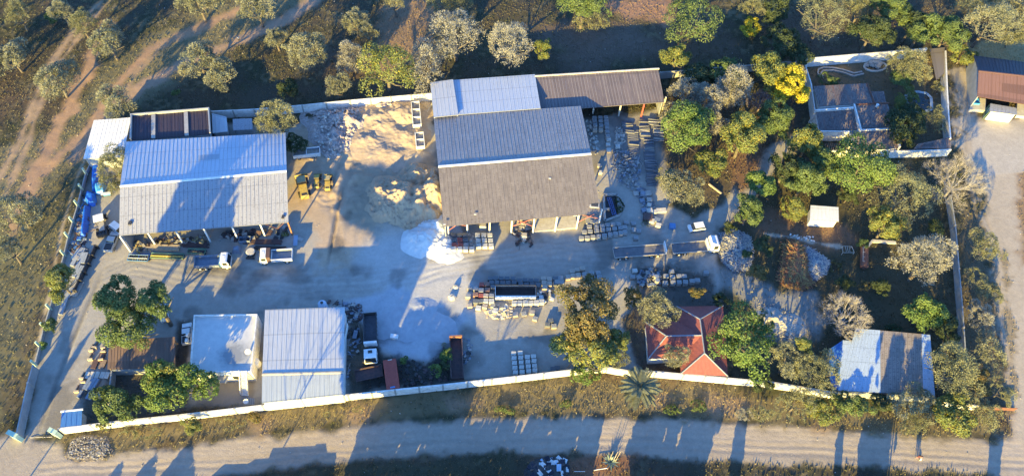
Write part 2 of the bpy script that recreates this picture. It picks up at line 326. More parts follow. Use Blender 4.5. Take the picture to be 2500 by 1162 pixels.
# wheel ruts and tracks in the dirt roads and yard
def ruts(pts, offs, depth, wd, tone):
    pl = px2(pts)
    for o in offs:
        q = [(x, y + o) for x, y in pl]; X = [p[0] for p in q]; Yv = [p[1] for p in q]
        sel = np.where((gx > min(X) - 3) & (gx < max(X) + 3) & (gy > min(Yv) - 3) & (gy < max(Yv) + 3))[0]
        d = sdf_line(gx[sel], gy[sel] + (n4[sel] - .5) * 1.5, q, wd); k = np.clip(1 - d / .34, 0, 1) * (.4 + .6 * n1[sel])
        hgt[sel] -= k * depth; col[sel] *= (1 + (tone - 1) * k)[:, None]
ruts([(100, 1130), (560, 1115), (1000, 1075), (1600, 1060), (2200, 1095), (2500, 1115)], (-1.9, -.9, .4, 1.3, 2.3), .05, .4, 1.10)
ruts([(100, 1150), (560, 1128), (1000, 1090), (1600, 1075), (2200, 1110), (2500, 1130)], (-1, .5), .05, .5, .88)
ruts([(800, 640), (830, 480), (880, 380), (960, 300)], (-1, 0, 1.2, 2.6, 4), .10, .3, .9)
ruts([(90, 1060), (130, 950), (190, 800), (240, 690), (330, 650), (600, 690), (900, 690), (1300, 620), (1700, 650)], (-2.2, -1.0, .6, 1.9, 3.1), .05, .45, .90)
ruts([(620, 720), (900, 720), (1100, 660), (1400, 610), (1680, 560), (1780, 500)], (-1, .4, 1.5, 2.6), .05, .4, 1.09)
ruts([(850, 700), (820, 560), (800, 480), (830, 400)], (-1, 0.5, 2.2), .07, .4, .9)
ruts([(2460, 1060), (2440, 800), (2430, 600), (2360, 400), (2355, 200)], (-1, .6), .05, .4, .9)
st = vnoise(gx, gy, .16, 51, 4); ys_ = (cat_id == 1) & (st > .60); col[ys_] *= (1 - np.clip((st[ys_] - .60) * 3.0, 0, .38))[:, None]
hgt = np.where(kb > 0, hgt, np.minimum(hgt, -0.004))
road_like = (cat_id > 0)
verts = np.stack([gx, gy, hgt], 1)
idx = np.arange(nx * ny).reshape(ny, nx)
quads = np.stack([idx[:-1, :-1], idx[:-1, 1:], idx[1:, 1:], idx[1:, :-1]], -1).reshape(-1, 4)
gm, t, b = nodes('dusty_ground'); b.inputs['Roughness'].default_value = .95; b.inputs['Specular IOR Level'].default_value = .2
va = t.nodes.new('ShaderNodeVertexColor'); va.layer_name = 'Col'; tc = t.nodes.new('ShaderNodeTexCoord').outputs['Object']
f1 = ramp(t, noise(t, tc, 1.6, 8, .75), .3, .7); f2 = ramp(t, noise(t, tc, 9, 4, .8), .35, .65)
cc = mixc(t, mathn(t, 'MULTIPLY', f1, .38), va.outputs[0], (.5, .5, .5), 'MULTIPLY'); cc = mixc(t, mathn(t, 'MULTIPLY', f2, .35), cc, (.55, .55, .5), 'MULTIPLY')
t.links.new(cc, b.inputs['Base Color']); bumpn(t, mathn(t, 'ADD', f1, mathn(t, 'MULTIPLY', f2, .4)), b, .30, .10)
def sheet(name, sel_quads, z=0.0):
    used = np.unique(sel_quads); rem = np.full(nx * ny, -1); rem[used] = np.arange(used.size); q = rem[sel_quads]
    me = bpy.data.meshes.new(name); me.vertices.add(used.size); me.vertices.foreach_set('co', verts[used].astype(np.float32).ravel())
    me.loops.add(q.size); me.loops.foreach_set('vertex_index', q.ravel().astype(np.int32))
    me.polygons.add(len(q)); me.polygons.foreach_set('loop_start', (np.arange(len(q)) * 4).astype(np.int32)); me.polygons.foreach_set('loop_total', np.full(len(q), 4, np.int32))
    me.update(); ca = me.color_attributes.new('Col', 'FLOAT_COLOR', 'POINT')
    ca.data.foreach_set('color', np.concatenate([col[used], np.ones((used.size, 1))], 1).astype(np.float32).ravel())
    me.materials.append(gm); me.shade_smooth()
    o = bpy.data.objects.new(name, me); C.objects.link(o); o['kind'] = 'structure'; return o
qc = cat_id[quads[:, 0]]
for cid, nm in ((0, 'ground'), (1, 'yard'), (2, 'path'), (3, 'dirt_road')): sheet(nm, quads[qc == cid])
# ---------------------------------------------------------------- leaf clouds
def rand_unit(n): 
    v = RS.normal(size=(n, 3)); return v / np.linalg.norm(v, axis=1)[:, None]
def quad_mesh(name, cen_, nrm, sx, sy, cols, m, parent=None, up=None, loc=None):
    n = len(cen_)
    r = rand_unit(n) if up is None else up
    a = np.cross(nrm, r); a /= (np.linalg.norm(a, axis=1)[:, None] + 1e-9); bb = np.cross(nrm, a)
    if up is not None: a, bb = bb, a
    A = a * (sx / 2)[:, None]; B = bb * (sy / 2)[:, None]
    k = RS.uniform(.25, .9, (n, 1))
    V = np.stack([cen_ - A - B * .3, cen_ - A * .1 - B, cen_ + A + B * k * .4, cen_ + A * .15 + B], 1).reshape(-1, 3).astype(np.float32)
    me = bpy.data.meshes.new(name); me.vertices.add(4 * n); me.vertices.foreach_set('co', V.ravel())
    me.loops.add(4 * n); me.loops.foreach_set('vertex_index', np.arange(4 * n, dtype=np.int32))
    me.polygons.add(n); me.polygons.foreach_set('loop_start', np.arange(n, dtype=np.int32) * 4); me.polygons.foreach_set('loop_total', np.full(n, 4, np.int32))
    me.update(); ca = me.color_attributes.new('Col', 'FLOAT_COLOR', 'POINT')
    ca.data.foreach_set('color', np.repeat(np.concatenate([cols, np.ones((n, 1))], 1), 4, 0).astype(np.float32).ravel())
    me.materials.append(m); o = bpy.data.objects.new(name, me); C.objects.link(o)
    if parent: o.parent = parent
    return o
KIND = {  # base colours a, b, leaf size, elongation, density
 'o': ((.190, .200, .128), (.32, .31, .21), .34, 2.0, 1.0), 'p': ((.27, .255, .205), (.39, .37, .30), .30, 2.0, 1.0),
 'k': ((.160, .172, .090), (.29, .28, .160), .34, 1.3, 1.0), 'g': ((.078, .122, .042), (.155, .20, .070), .34, 1.2, 1.0),
 'b': ((.082, .145, .038), (.185, .24, .068), .38, 1.2, 1.0), 'y': ((.120, .155, .046), (.225, .245, .085), .34, 1.2, 1.0),
 'Y': ((.34, .31, .03), (.58, .48, .05), .34, 1.2, 1.0), 'd': ((.042, .066, .030), (.090, .112, .050), .34, 1.2, 1.0),
 'n': ((.100, .110, .045), (.215, .170, .075), .36, 1.3, 1.0), 'h': ((.30, .12, .04), (.45, .26, .07), .34, 2.4, 1.0)}
def crown(rx, ry, rz, kind, dens=1.0, parent=None, zc=0.0, name='crown', spiky=None):
    ca, cb, s, el, dn = KIND[kind]; ca = np.array(ca); cb = np.array(cb)
    s = s * min(1.0, max(.58, (rx + ry) / 9)) * .86; R = (rx + ry) / 2
    nl = int(np.clip(8 + R * 4.5, 9, 38))
    if R < 1.2: nl = 4
    fine = kind in 'opk'
    d = rand_unit(nl); d[:, 2] = np.abs(d[:, 2]) * 1.1 - .3
    rad = RS.uniform(.42, .90, nl)[:, None] * (1 + .16 * np.sin(np.arctan2(d[:, 1], d[:, 0]) * 3 + RS.uniform(0, 6)) + RS.uniform(-.12, .12, nl))[:, None]; cs = d * rad * np.array([rx, ry, rz]); lr = RS.uniform(.17, .36, nl) * np.array(R) * (1.0 if nl > 4 else 1.3)
    cs = np.vstack([cs, [[0, 0, 0]]]); lr = np.append(lr, .48 * R)
    area = 4 * math.pi * (lr ** 2).sum(); n = int(min(17000, max(160, area * 1.0 * dens / (s * s * .55))))
    w_ = lr ** 2 / (lr ** 2).sum(); li = RS.choice(len(lr), n, p=w_)
    u = rand_unit(n); flip = (u[:, 2] < -.35); u[flip, 2] *= -1
    amt = RS.uniform(.70, 1.18, n) if not fine else RS.uniform(.66, 1.28, n)
    zs = rz / R if rz < R else 1.0
    pos = cs[li] + u * (lr[li] * amt)[:, None] * np.array([1, 1, max(.6, zs)])
    inner = np.zeros(n, bool)
    for j in range(len(lr)):
        q = (pos - cs[j]) / lr[j]; inner |= ((q ** 2).sum(1) < .50)
    g1, g2 = RS.uniform(0, 200, 2); gz = vnoise(pos[:, 0] + .6 * pos[:, 2] + g1, pos[:, 1] - .5 * pos[:, 2] + g2, .62, 61, 2)
    keep = ~inner & (gz > (.31 if R > 1.2 else 0)); 
    env = ((pos / np.array([rx * 1.22, ry * 1.22, rz * 1.2])) ** 2).sum(1) < 1; keep &= env
    pos = pos[keep]; u = u[keep]; li = li[keep]; n = len(pos)
    lobet = RS.uniform(0, 1, len(lr)); tt = np.clip(lobet[li] * .6 + RS.uniform(0, .6, n) - .1, 0, 1)
    colr = ca * (1 - tt[:, None]) + cb * tt[:, None]; colr = colr * RS.uniform(.8, 1.2, (n, 1))
    if kind in 'ny': 
        yl = RS.rand(n) < .15; colr[yl] *= np.array([1.5, 1.1, .6])
    pos = pos + np.array([0, 0, zc])
    if fine:
        nr = rand_unit(n); sx = RS.uniform(.7, 1.3, n) * s * el * .8; sy = RS.uniform(.6, 1.1, n) * s * .62
        up = u + rand_unit(n) * .55; up /= np.linalg.norm(up, axis=1)[:, None]
        nr = np.cross(up, nr); nr /= np.linalg.norm(nr, axis=1)[:, None] + 1e-9
        return quad_mesh(name, pos, nr, sx, sy, colr, LEAF, parent, up=up)
    nr = u + rand_unit(n) * .75; nr /= np.linalg.norm(nr, axis=1)[:, None]
    return quad_mesh(name, pos, nr, RS.uniform(.7, 1.4, n) * s * 1.1, RS.uniform(.7, 1.3, n) * s * 1.1, colr, LEAF, parent)
def trunk(h, r, parent, spread=2.0, m=None, nb=5, name='trunk'):
    mb = MB(); p = Vector((0, 0, -.2)); top = Vector((random.uniform(-.3, .3), random.uniform(-.3, .3), h * .5))
    mb.tube(p, top, r, r * .7, 7)
    for i in range(nb):
        a = 6.283 * i / nb + random.uniform(-.4, .4); q = top + Vector((math.cos(a) * spread * .5, math.sin(a) * spread * .5, h * .25)); mb.tube(top - Vector((0, 0, .1)), q, r * .5, r * .3, 5)
        q2 = q + Vector((math.cos(a + .4) * spread * .4, math.sin(a + .4) * spread * .4, h * .18)); mb.tube(q, q2, r * .3, r * .1, 4)
    return mb.build(name, m or BARK, parent)
def tree(u, v, rx, ry, kind, label, h=None, cat='tree', name=None, dens=1.0, group=None):
    pm = PXM(u, v); r1 = rx / pm; r2 = ry / pm
    if h is None: h = 2.0 + 1.45 * (r1 + r2) / 2 * 1.25
    if h > 4 and v < 320 and cat == 'tree': h = max(h, 7.5) + (1.0 if v < 130 else 0)
    rz = min(h * .45, (r1 + r2) / 2 * .95)
    if kind in 'opky' and v < 320 and cat == 'tree' and h > 6: rz = (h - .8) / 2
    zc = h - rz
    base = P(u, v, zc); base.z = 0
    pm2 = PXM(u, v, zc); r1 = rx / pm2; r2 = ry / PYM(u, v, zc); r2 = math.sqrt(max(.3, r2 * r2 * 1.15 - (rz * .55) ** 2 * 1.0)) if r2 > rz * .6 else r2 * .8
    r2 = max(r2, .68 * ry / pm2)
    nm = name or {'o': 'acacia_tree', 'p': 'grey_leaved_tree', 'k': 'olive_leaved_tree', 'g': 'leafy_tree', 'b': 'leafy_tree', 'y': 'leafy_tree', 'Y': 'yellow_leaved_tree', 'd': 'evergreen_tree', 'n': 'leafy_tree', 'h': 'shrub'}[kind]
    if cat != 'tree' and name is None: nm = 'shrub'
    t_ = thing(nm, label, cat, base, group=group)
    crown(r1, r2, rz, kind, dens, t_, zc); trunk(max(.5, zc), max(.05, .035 * h), t_, (r1 + r2) / 2)
    return t_
def bare_tree(u, v, rx, ry, label, h=8, m=None, group=None, seed=1):
    r = random.Random(seed); pm = PXM(u, v); R = (rx + ry) / 2 / pm; base = P(u, v, h * .62); base.z = 0
    t_ = thing('bare_tree', label, 'tree', base, group=group); mb = MB(); br = MB()
    mb.tube((0, 0, -.2), (0, 0, h * .28), .28, .2, 8); tw = []
    def grow(p, d, L, rad, k):
        q = p + d * L; (br if k else mb).tube(p, q, rad, rad * .62, 5 if k < 3 else 3)
        if k >= 5:
            for i in range(5): e = (d + Vector((r.uniform(-1, 1), r.uniform(-1, 1), r.uniform(-.4, .8)))).normalized(); tw.append((q, q + e * L * r.uniform(.5, 1.1)))
            return
        for i in range(3 if k < 4 else 4):
            nd = (d + Vector((r.uniform(-1, 1), r.uniform(-1, 1), r.uniform(-.35, .75))) * .72).normalized()
            if k < 2: nd.z = max(nd.z, .12); nd.normalize()
            grow(q - d * L * r.uniform(0, .35), nd, L * r.uniform(.62, .85), max(.018, rad * .52), k + 1)
    for i in range(10):
        a = 6.283 * i / 10 + r.uniform(-.3, .3); grow(Vector((0, 0, h * .26)), Vector((math.cos(a), math.sin(a), r.uniform(.45, .9))).normalized(), R * .36, .15, 1)
    for p_, q_ in tw: br.tube(p_, q_, .016, .008, 3)
    mb.build('trunk', m or PALEBARK, t_); br.build('branches', m or PALEBARK, t_); return t_
# ---------------------------------------------------------------- buildings
def sheetroof(mb, a, b, c, d, rib=0.82, th=0.10, ribh=0.045):
    """a-b eave, d-c ridge (world)"""
    U = (b - a).length; V = (d - a).length; U2 = (c - d).length; dn = Vector((0, 0, -th))
    mb.face([a, b, c, d], [(0, 0), (U, 0), (U2, V), (0, V)]); mb.face([d + dn, c + dn, b + dn, a + dn])
    for p, q in ((a, b), (b, c), (c, d), (d, a)): mb.face([p + dn, q + dn, q, p])
    if rib:
        n = int(U / rib); up = Vector((0, 0, ribh)); e = (b - a).normalized() * .035
        for i in range(1, n):
            p = a.lerp(b, i / n) + Vector((0, 0, .002)); q = d.lerp(c, i / n) + Vector((0, 0, .002))
            u0 = U * i / n; uv = [(u0, 0), (u0, 0), (u0, V), (u0, V)]
            mb.face([p - e, p + up, q + up, q - e], uv); mb.face([p + up, p + e, q + e, q + up], uv)
    return mb
def drop(mb, A, B, t=.2, z=0, dz=.12, inset=None):
    if inset is not None:
        c = inset; A = A + (Vector((c.x, c.y, A.z)) - A).normalized() * .45; B = B + (Vector((c.x, c.y, B.z)) - B).normalized() * .45
    d = (B - A); d.z = 0; d.normalize(); n = Vector((-d.y, d.x, 0)) * t / 2
    f = lambda p, zz: Vector((p.x, p.y, zz))
    b = [f(A - n, z), f(B - n, z), f(B + n, z), f(A + n, z)]; tt = [f(A - n, A.z - dz), f(B - n, B.z - dz), f(B + n, B.z - dz), f(A + n, A.z - dz)]
    return mb.hexa(b, tt)
def px3(l): return [P(*p) for p in l]
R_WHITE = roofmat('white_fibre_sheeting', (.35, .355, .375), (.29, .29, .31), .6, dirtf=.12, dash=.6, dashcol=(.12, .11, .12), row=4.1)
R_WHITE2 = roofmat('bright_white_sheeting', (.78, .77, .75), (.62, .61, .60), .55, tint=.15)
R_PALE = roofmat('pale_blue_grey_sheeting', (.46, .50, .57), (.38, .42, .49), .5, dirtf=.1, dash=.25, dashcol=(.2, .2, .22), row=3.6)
R_GREYB = roofmat('brown_grey_tile_sheeting', (.235, .205, .19), (.15, .13, .125), .75, sheet=.7, row=1.1, dash=.65, dashcol=(.10, .08, .07), tint=.5)
R_GREY = roofmat('grey_tile_sheeting', (.33, .325, .325), (.25, .245, .25), .7, sheet=.7, row=1.1, dash=.6, dashcol=(.1, .1, .11), tint=.5)
R_METAL = roofmat('galvanised_sheeting', (.50, .51, .52), (.41, .42, .44), .5, sheet=.7, row=5.5, tint=.2)
R_BROWN = roofmat('brown_ribbed_sheeting', (.19, .15, .14), (.105, .085, .085), .6, lapc=(.36, .33, .31), sheet=.75, row=9, dash=.4, dashcol=(.5, .48, .45), dashpow=.35, tint=.4)
R_MAROON = roofmat('maroon_rusty_sheeting', (.052, .030, .042), (.032, .024, .036), .7, lapc=(.12, .10, .11), sheet=.6, tint=.5, row=20)
R_SALMON = roofmat('reddish_brown_sheeting', (.19, .10, .085), (.165, .09, .078), .8, sheet=3, row=20, tint=.1, pitch=.4)
R_NAVY = roofmat('dark_slate_sheeting', (.055, .055, .07), (.045, .045, .06), .7, sheet=3, row=20, tint=.1)
R_TILE = roofmat('weathered_clay_tiles', (.10, .075, .075), (.20, .175, .165), .85, sheet=.38, row=.42, tint=.9, pitch=.38, amp=.08, rust=(.26, .13, .09))
R_RED = roofmat('red_profiled_sheeting', (.32, .085, .07), (.20, .06, .055), .75, sheet=.45, row=.42, tint=.55, pitch=.25, amp=.05)
R_BLUEW = roofmat('pale_blue_flaking_sheeting', (.38, .46, .56), (.28, .35, .46), .6, dash=.4, dashcol=(.1, .1, .12))
R_BROWNT = roofmat('brown_worn_sheeting', (.17, .14, .12), (.27, .23, .205), .8, lapc=(.035, .03, .035), sheet=.75, row=.85, tint=.5, dash=.6, dashcol=(.05, .04, .045))
R_PLANK = roofmat('brown_plank_roofing', (.24, .155, .115), (.15, .10, .08), .85, sheet=.55, row=30, tint=.8)
R_BLUE = roofmat('blue_painted_sheeting', (.05, .16, .42), (.04, .13, .35), .5, sheet=.8)
R_SAND = roofmat('pale_roof_slab', (.50, .53, .55), (.36, .39, .42), .8, sheet=50, row=50, tint=.4)

def gable(name, label, cat, S, Rg, N, mS, mN, ze, zr, zn=None, walls='', wm=WALLG, ridge=True, cap=None):
    zn = zn or ze
    a, b = P(*S[0], ze), P(*S[1], ze); r0, r1 = P(*Rg[0], zr), P(*Rg[1], zr); d, c = P(*N[0], zn), P(*N[1], zn)
    ctr = (a + b + c + d) / 4; o = thing(name, label, cat, (ctr.x, ctr.y, 0))
    sheetroof(MB(), a, b, r1, r0).build('roof_slope', mS, o, True)
    sheetroof(MB(), c, d, r0, r1).build('roof_slope', mN, o, True)
    if ridge:
        k = MB(); e = (r1 - r0).normalized(); n = Vector((-e.y, e.x, 0)) * .32
        u = Vector((0, 0, .17)); dd = Vector((0, 0, .02)); k.hexa([r0 - n + dd, r1 - n + dd, r1 + n + dd, r0 + n + dd], [r0 - n * .4 + u, r1 - n * .4 + u, r1 + n * .4 + u, r0 + n * .4 + u])
        k.build('ridge_cap', cap or WHITE, o, True)
    m = MB()
    if 'S' in walls: drop(m, a, b, inset=ctr)
    if 'N' in walls: drop(m, d, c, inset=ctr)
    if 'W' in walls: drop(m, a, r0, inset=ctr); drop(m, r0, d, inset=ctr)
    if 'E' in walls: drop(m, b, r1, inset=ctr); drop(m, r1, c, inset=ctr)
    if m.f: m.build('wall', wm, o, True)
    return o, (a, b, c, d, r0, r1)
# left warehouse
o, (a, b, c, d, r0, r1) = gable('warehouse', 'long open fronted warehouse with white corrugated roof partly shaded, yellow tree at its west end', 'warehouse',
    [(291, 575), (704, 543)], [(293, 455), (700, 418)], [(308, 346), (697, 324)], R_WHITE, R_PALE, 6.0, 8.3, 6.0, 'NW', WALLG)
for i, (u, v) in enumerate([(319, 614), (380, 598), (447, 594), (514, 590), (581, 584), (648, 578), (714, 573)]):
    q = P(u, v); t_ = a.lerp(b, (i + .02) / 6.04); k = MB(); k.cbox(q.x, q.y, 0, .28, .28, 5.85)
    k.build('post', ORANGE if i == 6 else WHITE, o, True)
k = MB(); k.tube(P(648, 578) + Vector((0, 0, 5.6)), P(684, 575) + Vector((0, 0, 2.6)), .07); k.tube(P(714, 573) + Vector((0, 0, 5.6)), P(684, 575) + Vector((0, 0, 2.6)), .07); k.build('cross_brace', RUST, o, True)
MB().cbox(P(698, 530, 6.5).x - .6, P(698, 530, 6.5).y, 6.4, .5, .8, .25).build('roof_vent', DARKM, o, True); MB().cbox(P(318, 545, 6.6).x, P(318, 545, 6.6).y, 6.6, .6, .9, .25).build('roof_vent', DARKM, o, True)
# big warehouse
o2, (a, b, c, d, r0, r1) = gable('warehouse', 'largest warehouse with brown grey tiled roof in the middle of the yard', 'warehouse',
    [(1083, 553), (1467, 521)], [(1070, 407), (1443, 376)], [(1058, 284), (1418, 259)], R_GREYB, R_GREY, 6.0, 8.7, 6.0, 'NW', WALLG)
for u, v in [(1095, 578), (1141, 567), (1195, 567), (1248, 568), (1301, 568), (1355, 564), (1407, 558), (1461, 549)]:
    q = P(u, v); k = MB(); k.cbox(q.x, q.y, 0, .32, .32, 5.85); k.build('post', WHITE, o2, True)
for (p, q) in (((1141, 567), (1095, 578)), ((1301, 568), (1248, 568)), ((1461, 549), (1407, 558))):
    A, B = P(*p), P(*q); k = MB(); k.tube(A + Vector((0, 0, 5.5)), B + Vector((0, 0, 2.4)), .09); k.tube(B + Vector((0, 0, 5.5)), A + Vector((0, 0, 2.4)), .09); k.build('cross_brace', PINKS, o2, True)
k = MB(); q = P(1452, 497, 6.3); k.cbox(q.x, q.y, 6.35, 1.5, 1.7, .12, -.06); k.build('skylight', DARKM, o2, True); k = MB(); k.cbox(q.x - .05, q.y, 6.3, 2.0, 2.3, .12, -.06); k.build('skylight_frame', CONCL, o2, True)
k = MB(); f = [P(1305, 568), P(1407, 558), P(1405, 525), P(1300, 535)]; k.prism(f, 0, .45); k.build('floor_slab', CONCL, o2, True)
k = MB(); q = P(1250, 547); k.cbox(q.x, q.y, 2.0, 1.2, .4, 1.0); q = P(1398, 540); k.cbox(q.x, q.y, 2.2, 1.5, .3, .9); k.build('meter_box', WHITE, o2, True)
k = MB()
for p in ((1342, 440), (1085, 545), (1160, 520)): q = P(*p, 7.2); k.cbox(q.x, q.y, 6.7 if p[1] > 500 else 7.75, .5, .35, .12)
k.build('roof_patch', CONCL, o2, True)
def mono(name, label, cat, px, zs, m, walls='SNEW', wm=WALLG, rib=.82, wz=0, th=.12, rim=None, group=None):
    """px: SW SE NE NW"""
    if not isinstance(zs, (tuple, list)): zs = (zs,) * 4
    a, b, c, d = [P(u, v, z) for (u, v), z in zip(px, zs)]; ctr = (a + b + c + d) / 4
    o = thing(name, label, cat, (ctr.x, ctr.y, 0), group=group)
    sheetroof(MB(), a, b, c, d, rib, th).build('roof', m, o, True)
    k = MB()
    for ch, p, q in (('S', a, b), ('E', b, c), ('N', c, d), ('W', d, a)):
        if ch in walls: drop(k, p, q, inset=ctr, dz=th + .01, z=wz)
    if k.f: k.build('wall', wm, o, True)
    if rim:
        k = MB()
        for ch, p, q in (('S', a, b), ('E', b, c), ('N', c, d), ('W', d, a)):
            if ch in rim[0]:
                e = (q - p).normalized() * .1; n = Vector((-e.y, e.x, 0)).normalized() * .14; up = Vector((0, 0, rim[1])); lo = Vector((0, 0, -.2))
                A, B = (p - e * (2 if ch in 'SN' else 0), q + e * (2 if ch in 'SN' else 0)); k.hexa([A - n + lo, B - n + lo, B + n + lo, A + n + lo], [A - n + up, B - n + up, B + n + up, A + n + up])
        k.build('parapet', rim[2], o, True)
    return o, (a, b, c, d)
mono('annexe', 'annexe with plain pale blue grey roof behind the largest warehouse', 'annexe', [(1114, 281), (1320, 265), (1306, 182), (1106, 196)], (6.3, 6.3, 5.6, 5.6), R_PALE, 'NE')
mono('annexe', 'raised narrow grey roofed bay at the west end of the pale blue annexe', 'annexe', [(1059, 287), (1119, 281), (1106, 194), (1050, 202)], (6.9, 6.9, 6.3, 6.3), R_METAL, 'NWE', rim=None)
o, (a, b, c, d) = mono('storage_shed', 'long open shed with dark brown ribbed roof and pale north edge wall', 'shed', [(1322, 272), (1622, 250), (1607, 169), (1308, 187)], (4.6, 4.6, 5.6, 5.6), R_BROWN, 'NE', WALLG, rim=('N', .25, CONCL))
for u, v in ((1447, 278), (1510, 283), (1565, 285), (1617, 268)):
    q = P(u, v); MB().cbox(q.x, q.y, 0, .35, .35, 4.4).build('post', CONCL if u != 1565 else REDP, o, True)
mono('annexe', 'small annexe with brilliant white sunlit roof at the north west corner of the yard', 'annexe', [(203, 388), (300, 384), (320, 287), (229, 294)], (3.8, 3.8, 4.4, 4.4), R_WHITE2, 'NSWE', WALLG)
o, (a, b, c, d) = mono('annexe', 'parapet walled annexe with three sunken maroon rusty roof panels', 'annexe', [(320, 343), (514, 328), (510, 268), (322, 283)], (5.3, 5.3, 4.9, 4.9), R_MAROON, 'NSWE', WALLG, rim=('NWE', .6, WALLG))
for t0 in (.28, .70):
    k = MB(); p, q = a.lerp(b, t0) + Vector((0, 0, .003)), d.lerp(c, t0) + Vector((0, 0, .003)); e = (b - a).normalized() * .42; u = Vector((0, 0, .22)); k.hexa([p - e, p + e, q + e, q - e], [p - e + u, p + e + u, q + e + u, q - e + u]); k.build('cross_wall', CONC, o, True)
mono('lean_to', 'small pale lean-to with one dark vent beside the maroon roofed annexe', 'lean-to', [(519, 326), (556, 322), (553, 286), (517, 277)], 3.4, R_METAL, 'NSE')
o, _ = mono('lean_to', 'low store roofed with loose white sheets behind the white roofed warehouse', 'lean-to', [(569, 319), (617, 317), (615, 289), (568, 291)], 2.6, R_WHITE, 'NSWE', WALLG)
# flat roofed office
pts = [(462, 909), (613, 907), (628, 766), (473, 768)]; W_ = [P(u, v, 4.4) for u, v in pts]; ctr = cen(W_)
o = thing('office_building', 'flat roofed white office with low parapet and dark stain on its roof', 'office building', ctr)
inn = [ctr + (Vector((p.x, p.y, 0)) - ctr) * .965 for p in W_]
k = MB()
for i in range(4):
    p, q = W_[i], W_[(i + 1) % 4]; pi, qi = inn[i], inn[(i + 1) % 4]
    k.hexa([Vector((p.x, p.y, 0)), Vector((q.x, q.y, 0)), Vector((qi.x, qi.y, 0)), Vector((pi.x, pi.y, 0))], [Vector((p.x, p.y, 4.4)), Vector((q.x, q.y, 4.4)), Vector((qi.x, qi.y, 4.4)), Vector((pi.x, pi.y, 4.4))])
k.build('wall', WALLW, o, True)
k = MB(); k.prism(inn, 3.7, 3.95); fl = k.build('roof_slab', None, o, True)
m, t, b_ = nodes('stained_roof_coating'); tc = t.nodes.new('ShaderNodeTexCoord').outputs['Object']; vm = t.nodes.new('ShaderNodeVectorMath'); vm.operation = 'DISTANCE'
q = P(572, 866, 3.95) - ctr; vm.inputs[1].default_value = (q.x, q.y, 3.95); t.links.new(tc, vm.inputs[0]); nz = noise(t, tc, .9, 6, .7)
st = ramp(t, mathn(t, 'ADD', vm.outputs['Value'], mathn(t, 'MULTIPLY', nz, 5)), 6.2, 4.0)
cc = mixc(t, st, mixc(t, ramp(t, nz, .35, .7), (.58, .57, .54), (.46, .46, .45)), (.24, .25, .26)); t.links.new(cc, b_.inputs['Base Color']); fl.data.materials.append(m)
k = MB()
for (u, v, s) in ((468, 830, .9), (466, 845, .7)): q = P(u, v); k.cbox(q.x, q.y, 2.0, .5, s, .9)
k.build('air_conditioner', WHITE, o, True)
k = MB()
for t0 in (.2, .45, .7):
    p = W_[0].lerp(W_[1], t0); k.cbox(p.x, p.y - .03, 1.0, 1.4, .08, 1.3, -.03)
k.build('window', GLASS, o, True)
k = MB(); A = P(598, 965); B = W_[0].lerp(W_[1], .87); n = 14
for i in range(n):
    q = A.lerp(Vector((B.x, B.y, 0)), (i + .5) / n); k.cbox(q.x, q.y, 4.2 * (i + .5) / n - .1, 1.2, .34, .12, -.03)
for s in (-.68, .68): k.hexa([Vector((A.x + s - .05, A.y, 0)), Vector((A.x + s + .05, A.y, 0)), Vector((B.x + s + .05, B.y, 3.9)), Vector((B.x + s - .05, B.y, 3.9))], [Vector((A.x + s - .05, A.y, 1.0)), Vector((A.x + s + .05, A.y, 1.0)), Vector((B.x + s + .05, B.y, 4.9)), Vector((B.x + s - .05, B.y, 4.9))])
k.build('staircase', WHITE, o, True)
k = MB(); q = P(535, 925, 2.8); k.cbox(q.x, q.y, 2.8, 3.2, 1.4, .1); k.build('awning', CONC, o, True)
# satellite dishes, water tank, solar geyser by the office
def dish(u, v, z, r, label, tilt=.9, rz=0):
    o = thing('satellite_dish', label, 'satellite dish', P(u, v, z), rz); k = MB(); c0 = Vector((0, 0, .5)); ax = Vector((0, -math.sin(tilt), math.cos(tilt))); e1 = Vector((1, 0, 0)); e2 = ax.cross(e1)
    ring = lambda rr, h: [c0 + ax * h + (e1 * math.cos(i * .524) + e2 * math.sin(i * .524)) * rr for i in range(12)]
    R0, R1 = ring(r * .5, .03), ring(r, .16)
    for i in range(12): j = (i + 1) % 12; k.face([R0[i], R0[j], R1[j], R1[i]])
    k.face(R0); k.build('reflector', WHITE, o); MB().tube((0, 0, -.3), c0, .04).build('mast', DARKM, o); return o
dish(606, 861, 3.95, .55, 'white satellite dish on the east edge of the flat office roof', .8, .5)
dish(602, 981, 1.4, .5, 'small white satellite dish by the perimeter wall below the office stairs', .8, .3)
o = thing('water_tank', 'white water tank on a stand between the office and the grey roofed store', 'water tank', P(629, 893)); k = MB(); k.tube((0, 0, .6), (0, 0, 2.1), .85, .8, 16); k.tube((0, 0, 2.1), (0, 0, 2.35), .8, .25, 16); k.build('tank', WHITE, o); k = MB(); k.cbox(0, 0, 0, 1.5, 1.5, .6); k.build('stand', CONC, o)
o = thing('solar_panel', 'grey slatted solar water panel by the perimeter wall at the office yard', 'solar panel', P(613, 985)); k = MB(); k.cbox(0, 0, 1.2, 1.9, 1.2, .08, 0, .5); k.build('panel', CONC, o); k = MB()
for i in range(5): k.cbox(-.8 + i * .4, 0, 1.29, .04, 1.15, .03, 0, .5)
k.build('slats', DARKM, o); k = MB(); k.cbox(0, .4, 0, .1, .1, 1.4); k.build('leg', DARKM, o)
